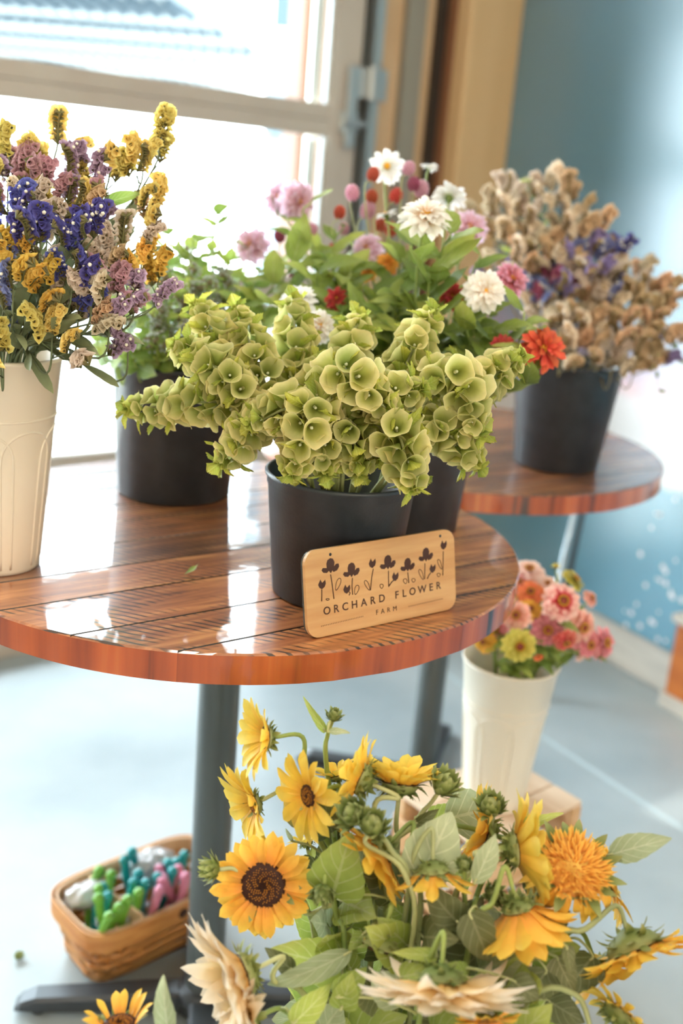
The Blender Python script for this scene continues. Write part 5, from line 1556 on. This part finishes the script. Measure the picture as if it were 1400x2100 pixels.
for i, (px, py, Y, rp, colr, n, lab) in enumerate([
    (1152, 1233, 1.98, 44, 'redpink', (.12, -.86, .5), 'red zinnia with a pale pink fringe, facing the camera'),
    (1058, 1262, 1.99, 33, 'salmon', (-.25, -.85, .45), 'salmon zinnia with a dark centre beside the table edge'),
    (1086, 1250, 2.03, 30, 'yellow', (.1, -.7, .7), 'golden zinnia tucked above the salmon one'),
    (1088, 1215, 2.06, 32, 'orange', (-.2, -.7, .7), 'orange zinnia above the golden one'),
    (1085, 1170, 2.12, 36, 'blush', (-.1, -.35, .9), 'blush zinnia at the top left of the bunch'),
    (1122, 1198, 2.10, 24, 'blush', (.1, -.6, .8), 'small blush zinnia behind the red one'),
    (1066, 1195, 2.10, 26, 'pink', (-.4, -.5, .7), 'pink zinnia half hidden by the table edge'),
    (1178, 1188, 2.10, 30, 'lime', (.65, -.1, .75), 'yellow zinnia seen from the side at the top'),
    (1140, 1165, 2.14, 12, 'lime', (-.2, -.2, 1), 'small yellow bud at the very top of the zinnias'),
    (1192, 1285, 2.02, 40, 'salmon', (.45, -.75, .1), 'salmon zinnia below the red one'),
    (1122, 1292, 1.98, 36, 'rose', (.0, -.9, .3), 'dusty rose zinnia in the middle of the bunch'),
    (1206, 1322, 2.04, 34, 'pink', (.5, -.75, .2), 'pink zinnia at the lower right'),
    (1238, 1318, 2.06, 38, 'pink', (.7, -.65, .3), 'large pink zinnia farthest right'),
    (1160, 1316, 1.96, 28, 'coral', (.2, -.8, -.3), 'coral zinnia hanging over the rim'),
    (1065, 1325, 1.92, 38, 'lime', (-.05, -.95, .25), 'yellow-green zinnia over the front of the rim'),
    (992, 1316, 2.0, 27, 'yellow', (-.5, -.8, .2), 'golden zinnia under the table edge'),
    (1018, 1290, 2.02, 26, 'pink', (-.4, -.8, .4), 'pink zinnia under the table edge'),
    (1102, 1345, 1.92, 13, 'orange', (.1, -.9, -.2), 'tiny orange zinnia at the rim'),
    (1212, 1226, 2.1, 20, 'salmon', (.6, -.4, .6), 'small salmon zinnia right of the red one'),
    (1186, 1345, 2.0, 16, 'blush', (.4, -.6, -.6), 'drooping pale bud below the coral zinnia')]):
    rr = random.Random(1200 + i)
    p = at(px, py, Y); n = V(n).normalized(); Rr = metres(rp, p); k = Rr / 0.0245
    path = stem_path(VR, p - n * 0.008, n * .6 + V((0, 0, .6)), 0.04)
    base = path[0].copy()
    t = thing('zinnia', lab, 'flower', base, 'zinnias in the right vase')
    stem_part(t, base, path, 0.0024, 0.0018, GS, 6)
    ms_ = ZP[colr]
    if rp > 17:
        L = [(14, ms_, 0.003 * k, -0.003 * k, -0.08, k, 0, .6), (13, ms_, 0.003 * k, 0.0, 0.16, 0.85 * k, .2, .6), (10, ms_, 0.003 * k, 0.0025 * k, 0.4, 0.62 * k, .1, .6)]
    else:
        L = [(9, ms_, 0.002 * k, 0, 0.7, k, 0, .6), (7, ms_, 0.002 * k, 0, 1.0, 0.9 * k, .3, .6)]
    H_ = add_petals(t, base, p, n, L, rr)
    q = MB(); q.sphere((0, 0, 0.003 * k), 0.0062 * k, 12, 7, sc=(1, 1, .7)); part('centre', q.mesh('centre', ZC), t, H_)
    q = MB()
    for j in range(16):
        a = 2 * PI * j / 16
        q.sphere((0.0056 * k * math.cos(a), 0.0056 * k * math.sin(a), 0.0062 * k), 0.0013 * k, 5, 4)
    part('yellow_florets', q.mesh('yellow_florets', ZR), t, H_, kind='stuff')
    q = MB(); q.lathe([(0.0016, -0.012 * k), (0.0055 * k, -0.009 * k), (0.0068 * k, -0.003 * k), (0.004 * k, 0)], 10); part('calyx', q.mesh('calyx', SEPM), t, H_)
    for j in range(5):
        pp_, tg = along(path, rr.uniform(.68, .92))
        if pp_.z < VR[0].z + VR[2] + 0.004:
            continue
        put_leaf(t, base, ZLEAF[j % 2], pp_, V((rr.uniform(-1, 1), rr.uniform(-1, .3), rr.uniform(-.1, .5))), V((0, -.3, 1)), rr.uniform(.9, 1.5))

# ================================================================== sunflowers in the floor bucket
SM_ = {
    'hero': plant('sunflower_gold', [(0.0, (238, 150, 10)), (0.4, (250, 182, 22)), (1.0, (254, 208, 56))], 0.34, 0.5, 0.06),
    'yellow': plant('sunflower_yellow', [(0.0, (244, 180, 14)), (0.35, (252, 210, 42)), (1.0, (254, 226, 84))], 0.36, 0.5, 0.06),
    'orange': plant('sunflower_orange', [(0.0, (248, 168, 12)), (0.5, (254, 198, 34)), (1.0, (255, 216, 66))], 0.34, 0.5, 0.08),
    'pale': plant('sunflower_cream', [(0.0, (244, 186, 70)), (0.3, (250, 216, 150)), (0.7, (252, 234, 206)), (1.0, (252, 240, 224))], 0.36, 0.5, 0.05),
}
SP = {k: petals(SM_[k], 0.036, 0.0142, PR_PETAL, 4, fold=0.1, curl=0.35, cup=0.4, wave=0.03, nv=8, seed=40 + i * 6) for i, k in enumerate(SM_)}
SPW = petals(SM_['pale'], 0.036, 0.0135, PR_NARROW, 4, fold=0.25, curl=0.45, cup=0.3, wave=0.05, nv=8, seed=70)
SPC = {k: [blade(0.040, 0.0105, PR_NARROW, 9, 5, 0.15, c, 0.3, 0.05, 0, tw, 90 + i).mesh('petal', SM_[k]) for i, (c, tw) in enumerate(((1.4, .3), (2.0, -.4), (1.0, .6)))] for k in ('orange', 'pale')}
DISC_B = mat('disc_brown', (60, 28, 16), 0.7)
DISC_Y = mat('disc_floret_tip', (206, 134, 30), 0.6)
DISC_O = plant('disc_orange_fuzz', [(0.0, (216, 124, 14)), (0.5, (248, 178, 34)), (1.0, (255, 212, 80))], 0.3, 0.6, 0.0)
CALS = plant('bract_green', [(0.0, (100, 118, 54)), (0.5, (136, 150, 76)), (1.0, (176, 180, 116))], 0.22, 0.5, 0.1)
def disc_mesh(fuzz=False):
    q = MB()
    q.lathe([(1.0, -0.05), (0.98, 0.06), (0.8, 0.14), (0.45, 0.17), (0.2, 0.12), (0.0, 0.08)], 28, 1 if fuzz else 0)
    n = 330 if not fuzz else 420
    for k in range(n):
        r = math.sqrt((k + 0.5) / n) * 0.98; a = k * 2.39996
        if not fuzz and (r > 0.74 or r < 0.17):
            mt = 0
        else:
            mt = 1 if (fuzz or (k * 7) % 10 < 7) else 0
        z = 0.17 * (1 - r ** 3) if not fuzz else 0.30 * (1 - r ** 2) ** .8 - 0.22 * max(0, 1 - r * 4)
        if fuzz:
            if k >= 230:
                break
            rj = random.Random(k)
            r = math.sqrt((k + 0.5) / 230) * 0.98; a = k * 2.39996 + rj.uniform(-.3, .3)
            z = 0.30 * (1 - r ** 2) ** .8 - 0.2 * max(0, 1 - r * 4)
            el = 1.25 - 1.0 * r + rj.uniform(-.25, .25)
            b_ = blade(0.34 + 0.22 * r, 0.085, PR_NARROW, 5, 3, 0.3, 0.5 - r, 0, 0, 0, 0, k)
            q.add(b_, M.Translation((r * math.cos(a) * .92, r * math.sin(a) * .92, z - 0.05)) @ M.Rotation(a + rj.uniform(-.5, .5), 4, 'Z') @ M.Rotation(-el, 4, 'Y'), 1)
            continue
        c = MB()
        ln = 0.10
        c.lathe([(0.030, -0.04), (0.026, ln * 0.6), (0.004, ln)], 4, mt)
        d = V((math.cos(a) * r * 0.35, math.sin(a) * r * 0.35, 1)).normalized() if not fuzz else V((math.cos(a) * r, math.sin(a) * r, 0.9)).normalized()
        q.add(c, M.Translation((r * math.cos(a), r * math.sin(a), z)) @ frame(d))
    if fuzz:
        q.lathe([(1.0, -0.1), (0.9, 0.02), (0.6, 0.15), (0.0, 0.18)], 20, 1)
    return q.mesh('disc', [DISC_B, DISC_O if fuzz else DISC_Y])
DISC, DISC_F = disc_mesh(), disc_mesh(True)
def calyx_mesh(seed, rings=3, spread=0.35):
    rr = random.Random(seed); q = MB()
    q.lathe([(0.12, -0.75), (0.35, -0.62), (0.8, -0.42), (1.04, -0.12), (1.0, 0.0)], 18)
    for ring in range(rings):
        nb = 13 - ring * 2
        for k in range(nb):
            a = 2 * PI * (k + ring * .5) / nb + rr.uniform(-.15, .15)
            b_ = blade(0.85 - 0.08 * ring, 0.34, PR_NARROW, 6, 3, 0.3, rr.uniform(-.8, .9), 0, 0.04, 0, 0, seed + k)
            q.add(b_, M.Rotation(a, 4, 'Z') @ M.Translation((0.86 - ring * 0.26, 0, -0.12 - ring * 0.2)) @ M.Rotation(-spread + rr.uniform(-.4, .5) + ring * .15, 4, 'Y'))
    return q.mesh('calyx', CALS)
CALYXES = [calyx_mesh(1), calyx_mesh(2, 3, 0.1), calyx_mesh(3, 3, -0.3)]
def bud_mesh(seed):
    rr = random.Random(seed); q = MB()
    q.sphere((0, 0, 0.1), 0.85, 14, 9, sc=(1, 1, .85))
    for ring in range(4):
        nb = (7, 10, 11, 9)[ring]
        for k in range(nb):
            a = 2 * PI * (k + ring * .5) / nb + rr.uniform(-.15, .15)
            b_ = blade(1.15, 0.5, PR_NARROW, 7, 3, 0.3, rr.uniform(-1.0, .3), 0, 0.04, 0, 0, seed + k)
            q.add(b_, M.Rotation(a, 4, 'Z') @ M.Translation((0.62 + 0.18 * math.sin(ring), 0, -0.5 + ring * 0.25)) @ M.Rotation(-(0.55 + ring * 0.28 + rr.uniform(-.25, .25)), 4, 'Y'))
    return q.mesh('bud', CALS)
BUDS = [bud_mesh(5), bud_mesh(11)]
SFP = {}
def sunflower(key, label, px, py, Y, n, rp, df, colr, npet, tilt, seed, wp=(), two=True, fuzz=False, curly=False, name='sunflower', group='sunflowers in the floor bucket', bend=0.05):
    rr = random.Random(seed)
    p = at(px, py, Y); n = V(n).normalized(); Rr = metres(rp, p)
    dr = Rr * df
    pts = [at(*w) for w in wp]
    c, rt, h = BS
    tgt = pts[0] if pts else p - n * bend
    d = V((tgt.x - c.x, tgt.y - c.y, 0)); lim = d if d.length < rt * .7 else d.normalized() * rt * .7
    p0 = c + V((-lim.x * .3 + rr.uniform(-.02, .02), -lim.y * .3 + rr.uniform(-.02, .02), 0.02))
    p1 = c + V((lim.x * .8, lim.y * .8, h))
    path = spline([p0, p1] + pts + [p - n * max(bend, dr), p - n * dr * 0.6], 6)
    base = p0
    t = thing(name, label, 'flower', base, group)
    stem_part(t, base, path, 0.0046, 0.0026, GS_PALE if seed % 2 else GS, 7)
    SFP[key] = (t, path, base)
    H_ = head_matrix(p - base, n)
    k = (Rr - dr * 0.85) / 0.036
    ms_ = SPC[colr] if curly else (SPW if colr == 'pale' else SP[colr])
    L = [(npet, ms_, dr * .88, 0, tilt, k, rr.random(), .8)]
    if two:
        L.append((int(npet * .8), ms_, dr * .82, dr * .05, tilt + .18, k * .92, rr.random(), .9))
    add_petals(t, base, p, n, L, rr)
    part('disc', DISC_F if fuzz else DISC, t, H_ @ M.Scale(dr, 4), kind='stuff')
    part('calyx', CALYXES[seed % 3], t, H_ @ M.Scale(dr * 1.02, 4))
    return t
sunflower('hero', 'golden sunflower with a dark brown disc facing the camera', 540, 1815, 1.12, (-.06, -.93, .33), 108, .44, 'hero', 24, .06, 1, [(700, 1905, 1.13), (625, 1872, 1.15)])
sunflower('a', 'highest yellow sunflower, turned left, in front of the table column', 545, 1512, 1.2, (-.88, -.38, .12), 92, .27, 'yellow', 19, .65, 2, [(690, 1760, 1.18), (628, 1595, 1.2)], False)
sunflower('b', 'yellow sunflower turned left, second from the top at left', 520, 1648, 1.2, (-.78, -.5, -.15), 100, .24, 'yellow', 20, .5, 3, [(680, 1800, 1.19), (590, 1680, 1.2)], False)
sunflower('c', 'yellow sunflower half facing left with its small brown disc showing', 632, 1632, 1.16, (-.74, -.62, .08), 100, .24, 'yellow', 20, .35, 4, [(690, 1830, 1.16), (662, 1700, 1.17)], False)
sunflower('d', 'yellow sunflower seen from behind, leaning left in the middle', 742, 1598, 1.16, (-.8, .28, .2), 102, .32, 'yellow', 16, .5, 5, [(775, 1800, 1.15), (768, 1650, 1.15)])
sunflower('e', 'yellow sunflower with upright petals behind the middle one', 690, 1590, 1.22, (-.35, .35, .85), 58, .34, 'yellow', 16, .75, 6, [(700, 1780, 1.2)], False)
sunflower('f', 'yellow sunflower fanned upward, seen from behind', 820, 1606, 1.18, (.02, .38, .92), 104, .36, 'yellow', 20, .72, 7, [(810, 1800, 1.17)])
sunflower('g', 'orange sunflower hanging left behind the heart-shaped leaf', 782, 1742, 1.12, (-.62, -.25, -.55), 116, .28, 'orange', 17, .5, 8, [(840, 1860, 1.1), (838, 1760, 1.1)])
sunflower('h', 'orange sunflower drooping in the centre with its curled green back up', 888, 1786, 1.08, (.12, -.3, -.92), 92, .34, 'orange', 12, .55, 9, [(860, 1900, 1.08), (845, 1770, 1.09)], False)
sunflower('i', 'orange-yellow sunflower behind the two green buds', 998, 1705, 1.18, (-.85, .1, .2), 104, .30, 'orange', 15, .55, 10, [(850, 1790, 1.16), (905, 1692, 1.17)])
sunflower('j', 'yellow sunflower turned right with its green back to the camera', 1056, 1742, 1.12, (.9, .12, .1), 128, .27, 'yellow', 19, .5, 11, [(920, 1880, 1.08), (1000, 1780, 1.09)])
sunflower('k', 'fluffy orange double sunflower with curling petals', 1178, 1778, 1.10, (.12, -.5, .82), 128, .50, 'orange', 18, -.45, 12, [(1060, 1930, 1.08)], True, True, True)
sunflower('l', 'orange sunflower behind the fluffy one at the right', 1248, 1810, 1.15, (.7, .0, .25), 92, .30, 'orange', 18, .1, 13, [(1120, 1920, 1.12)])
sunflower('m', 'orange sunflower hanging below the one turned right', 1062, 1862, 1.06, (.38, -.3, -.88), 132, .25, 'orange', 18, .75, 14, [(960, 1950, 1.05), (1010, 1850, 1.06)])
sunflower('n', 'drooping sunflower with a dark green back at the right edge', 1300, 1945, 1.06, (.4, -.6, -.7), 132, .42, 'orange', 20, .3, 15, [(1080, 1975, 1.05), (1200, 1905, 1.05)])
sunflower('o', 'big orange petalled sunflower hanging at lower right', 1228, 1985, 1.1, (.55, -.3, -.75), 110, .26, 'orange', 11, .25, 16, [(1120, 1990, 1.08)], False)
sunflower('p', 'sunflower at the bottom right corner, seen from behind', 1272, 2078, 1.02, (.2, .2, .2), 84, .42, 'yellow', 15, .1, 17, [(1060, 2085, 1.02), (1180, 2040, 1.02)])
sunflower('q', 'large cream sunflower drooping at the bottom centre', 905, 2012, 0.97, (.02, -.55, -.83), 180, .25, 'pale', 28, .3, 18, [(860, 2080, 1.03), (880, 1975, 1.0)])
sunflower('r', 'cream sunflower turned left at the lower left', 500, 1998, 1.02, (-.86, -.45, -.2), 165, .26, 'pale', 24, .7, 19, [(640, 2080, 1.06), (560, 2010, 1.04)])
sunflower('s', 'cream sunflower at the bottom left, below the other cream one', 505, 2092, 1.0, (-.8, -.5, .1), 120, .28, 'pale', 17, .35, 20, [(620, 2160, 1.05)])
sunflower('t', 'half open yellow sunflower at the bottom left corner', 245, 2102, 1.0, (-.12, .1, .96), 84, .42, 'hero', 13, .95, 21, [(480, 2190, 1.05), (330, 2170, 1.02)], False)
sunflower('u', 'yellow sunflower below the large cream one', 1000, 2092, 0.98, (.1, -.7, -.5), 78, .3, 'hero', 14, .2, 22, [(930, 2130, 1.02)])
sunflower('v', 'small yellow sunflower behind the golden facing one', 628, 1728, 1.25, (-.3, .4, .8), 44, .3, 'yellow', 9, .5, 23, [(700, 1800, 1.22)], False)
sunflower('w', 'withered sunflower with a dark head in the shade at the centre', 780, 1940, 1.06, (-.2, -.4, -.85), 46, .85, 'orange', 5, -.6, 24, [(800, 2020, 1.08), (790, 1900, 1.09)], False)

def bud(key, label, px, py, Y, n, rp, seed, wp=()):
    rr = random.Random(seed)
    p = at(px, py, Y); n = V(n).normalized(); r = metres(rp, p)
    c, rt, h = BS
    pts = [at(*w) for w in wp]
    d = V((p.x - c.x, p.y - c.y, 0)); lim = d if d.length < rt * .6 else d.normalized() * rt * .6
    p0 = c + V((-lim.x * .3, -lim.y * .3, 0.02)); p1 = c + V((lim.x * .8, lim.y * .8, h))
    path = spline([p0, p1] + pts + [p - n * 0.03, p - n * r * .5], 6)
    t = thing('sunflower_bud', label, 'flower bud', p0, 'sunflower buds in the floor bucket')
    stem_part(t, p0, path, 0.0042, 0.0026, GS_PALE if seed % 2 else GS, 7)
    part('bud', BUDS[seed % 2], t, head_matrix(p - p0, n) @ M.Rotation(rr.random() * 6, 4, 'Z') @ M.Scale(r * .85, 4))
    SFP[key] = (t, path, p0)
bud('ba', 'pale green bud pointing left in front of the table column', 436, 1782, 1.12, (-.95, -.2, .1), 27, 1, [(640, 1890, 1.15), (520, 1830, 1.14)])
bud('bb', 'dark round bud hanging right of the golden sunflower', 662, 1828, 1.08, (-.1, -.75, -.5), 26, 2, [(705, 1960, 1.09), (690, 1880, 1.12)])
bud('bc', 'spiky green bud left of the right-hand vase', 908, 1612, 1.16, (.4, -.1, .9), 34, 3, [(790, 1820, 1.14), (850, 1690, 1.15)])
bud('bd', 'spiky green bud in front of the right-hand vase', 1006, 1656, 1.16, (-.1, -.1, 1), 30, 4, [(960, 1900, 1.12), (1015, 1760, 1.14)])
bud('be', 'shaggy green bud above the heart-shaped leaf', 726, 1672, 1.1, (-.6, -.3, .7), 34, 5, [(830, 1880, 1.08), (800, 1740, 1.08)])
bud('bf', 'small bud at the very top with a long curved leaf', 684, 1470, 1.22, (.2, -.1, 1), 17, 6, [(690, 1780, 1.2), (668, 1560, 1.21)])
bud('bg', 'brown backed half open bud in the middle', 762, 1695, 1.08, (.1, -.2, .95), 34, 7, [(840, 1960, 1.06), (828, 1790, 1.07)])
bud('bh', 'small grey-green bud in the fork of a stem', 952, 1776, 1.07, (-.1, -.1, 1), 18, 8, [(940, 1950, 1.07)])
bud('bi', 'green bud behind the yellow flower with upright petals', 688, 1640, 1.2, (-.4, -.2, .8), 24, 9, [(700, 1800, 1.19)])
bud('bj', 'green seed head right of centre above the hanging orange flower', 1010, 1835, 1.08, (.3, -.5, .6), 22, 10, [(960, 1920, 1.07)])

def sleaf(key, kind, bx_, by_, Yb, tx, ty, Yt, wd, face, vi=0, pet=True):
    t, path, base = SFP[key]
    pb, pt = at(bx_, by_, Yb), at(tx, ty, Yt)
    L = (pt - pb).length
    x = (pt - pb).normalized()
    z = V(face) - x * V(face).dot(x); z.normalize()
    y = z.cross(x)
    part('leaf', SLEAF[kind][vi], t, M.Translation(pb - base) @ M((x, y, z)).transposed().to_4x4() @ M.Diagonal((L / 0.1, wd * L / 0.072, L / 0.1, 1)))
    if pet:
        near = min(path, key=lambda q_: (q_ - pb).length + (0 if q_.z < pb.z else .03))
        mid = near.lerp(pb, .5) + V((0, 0, 0.01))
        q = MB(); q.tube([p_ - base for p_ in spline([near, mid, pb, pb + x * L * .1], 3)], 0.0018, 0.0014, 5); part('leaf_stalk', q.mesh('leaf_stalk', GS_PALE), t)
CAMF = V((0, -1, .35))
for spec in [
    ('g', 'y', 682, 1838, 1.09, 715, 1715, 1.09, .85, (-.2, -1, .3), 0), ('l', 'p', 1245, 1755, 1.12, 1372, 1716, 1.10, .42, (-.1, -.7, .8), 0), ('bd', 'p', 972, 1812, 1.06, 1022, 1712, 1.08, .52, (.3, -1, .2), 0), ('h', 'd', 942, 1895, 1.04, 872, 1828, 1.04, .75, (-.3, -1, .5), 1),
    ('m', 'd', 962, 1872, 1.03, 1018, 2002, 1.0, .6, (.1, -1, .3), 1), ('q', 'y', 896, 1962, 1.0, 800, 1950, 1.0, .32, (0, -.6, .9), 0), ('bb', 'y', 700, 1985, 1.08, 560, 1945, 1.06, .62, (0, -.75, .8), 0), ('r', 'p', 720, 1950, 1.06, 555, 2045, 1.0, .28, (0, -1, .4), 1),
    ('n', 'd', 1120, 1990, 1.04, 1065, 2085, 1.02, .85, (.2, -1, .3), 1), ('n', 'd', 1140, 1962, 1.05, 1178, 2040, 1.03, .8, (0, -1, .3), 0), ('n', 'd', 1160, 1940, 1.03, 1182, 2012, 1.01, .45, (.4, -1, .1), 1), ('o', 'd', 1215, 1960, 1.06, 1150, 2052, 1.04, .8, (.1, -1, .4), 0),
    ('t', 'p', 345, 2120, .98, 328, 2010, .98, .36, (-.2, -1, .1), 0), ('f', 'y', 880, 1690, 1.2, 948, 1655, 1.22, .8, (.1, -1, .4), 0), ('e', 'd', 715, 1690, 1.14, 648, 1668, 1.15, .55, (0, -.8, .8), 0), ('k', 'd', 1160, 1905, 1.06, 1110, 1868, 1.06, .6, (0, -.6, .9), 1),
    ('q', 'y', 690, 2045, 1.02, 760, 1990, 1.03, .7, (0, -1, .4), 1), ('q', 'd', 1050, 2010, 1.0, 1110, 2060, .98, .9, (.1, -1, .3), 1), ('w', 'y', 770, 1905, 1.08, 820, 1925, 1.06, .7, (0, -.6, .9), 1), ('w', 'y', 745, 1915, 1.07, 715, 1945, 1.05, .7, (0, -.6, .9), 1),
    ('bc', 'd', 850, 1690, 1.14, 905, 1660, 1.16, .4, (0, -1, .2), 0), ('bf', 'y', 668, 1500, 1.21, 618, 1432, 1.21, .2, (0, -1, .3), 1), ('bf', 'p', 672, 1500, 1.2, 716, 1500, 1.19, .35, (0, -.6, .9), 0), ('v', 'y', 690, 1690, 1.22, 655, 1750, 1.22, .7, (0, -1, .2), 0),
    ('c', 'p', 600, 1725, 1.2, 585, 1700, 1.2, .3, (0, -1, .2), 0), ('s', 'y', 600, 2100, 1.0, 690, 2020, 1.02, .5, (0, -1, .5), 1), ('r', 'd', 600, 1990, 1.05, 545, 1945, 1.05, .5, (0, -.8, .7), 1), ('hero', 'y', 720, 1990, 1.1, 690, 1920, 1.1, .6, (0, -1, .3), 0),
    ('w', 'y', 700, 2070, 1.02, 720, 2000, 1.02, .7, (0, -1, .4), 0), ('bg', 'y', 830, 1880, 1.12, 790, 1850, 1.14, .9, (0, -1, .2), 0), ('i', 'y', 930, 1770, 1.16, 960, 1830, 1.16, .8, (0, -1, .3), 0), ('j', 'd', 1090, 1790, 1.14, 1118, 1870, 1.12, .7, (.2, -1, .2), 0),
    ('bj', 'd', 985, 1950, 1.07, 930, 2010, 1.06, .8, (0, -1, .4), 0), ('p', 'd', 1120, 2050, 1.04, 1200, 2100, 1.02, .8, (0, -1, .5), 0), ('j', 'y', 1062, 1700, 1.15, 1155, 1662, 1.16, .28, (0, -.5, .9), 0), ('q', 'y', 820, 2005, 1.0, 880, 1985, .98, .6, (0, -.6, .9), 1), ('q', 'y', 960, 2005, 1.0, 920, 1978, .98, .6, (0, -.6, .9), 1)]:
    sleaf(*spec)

# smaller leaves along the stems
for i, key in enumerate(list(SFP)):
    t, path, base = SFP[key]
    rr = random.Random(2000 + i)
    for k in range(4):
        p, tg = along(path, rr.uniform(.5, .86))
        side = V((rr.uniform(-1, 1), rr.uniform(-1, .3), rr.uniform(-.1, .5)))
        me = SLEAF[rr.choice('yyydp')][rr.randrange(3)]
        st_ = p + (side.normalized() + tg * .5) * 0.02
        q = MB(); q.tube([p - base, st_ - base], 0.0017, 0.0013, 5); part('leaf_stalk', q.mesh('leaf_stalk', GS_PALE), t)
        put_leaf(t, base, me, st_, side + tg * .5, V((0, -.8, .7)), rr.uniform(.5, .95))

# ================================================================== scraps
sc1 = thing('leaf_scrap', 'small curled green leaf scrap lying on the front table', 'leaf', on(396, 1182, TZ) + V((0, 0, 0.001)))
part('leaf', blade(0.028, 0.011, PR_OVAL, 8, 5, 0.4, -.7, 0, .1, 0, .4, 3).mesh('leaf', MLEAFM), sc1, M.Translation((-0.014, 0, 0.0015)) @ M.Rotation(.35, 4, 'Z') @ M.Rotation(-.3, 4, 'Y'))
sc2 = thing('fallen_floret', 'tiny dried floret fallen on the floor left of the basket', 'flower', on(40, 1968, 0.0))
part('floret', BUDS[0], sc2, M.Translation((0, 0, 0.008)) @ M.Scale(0.009, 4))
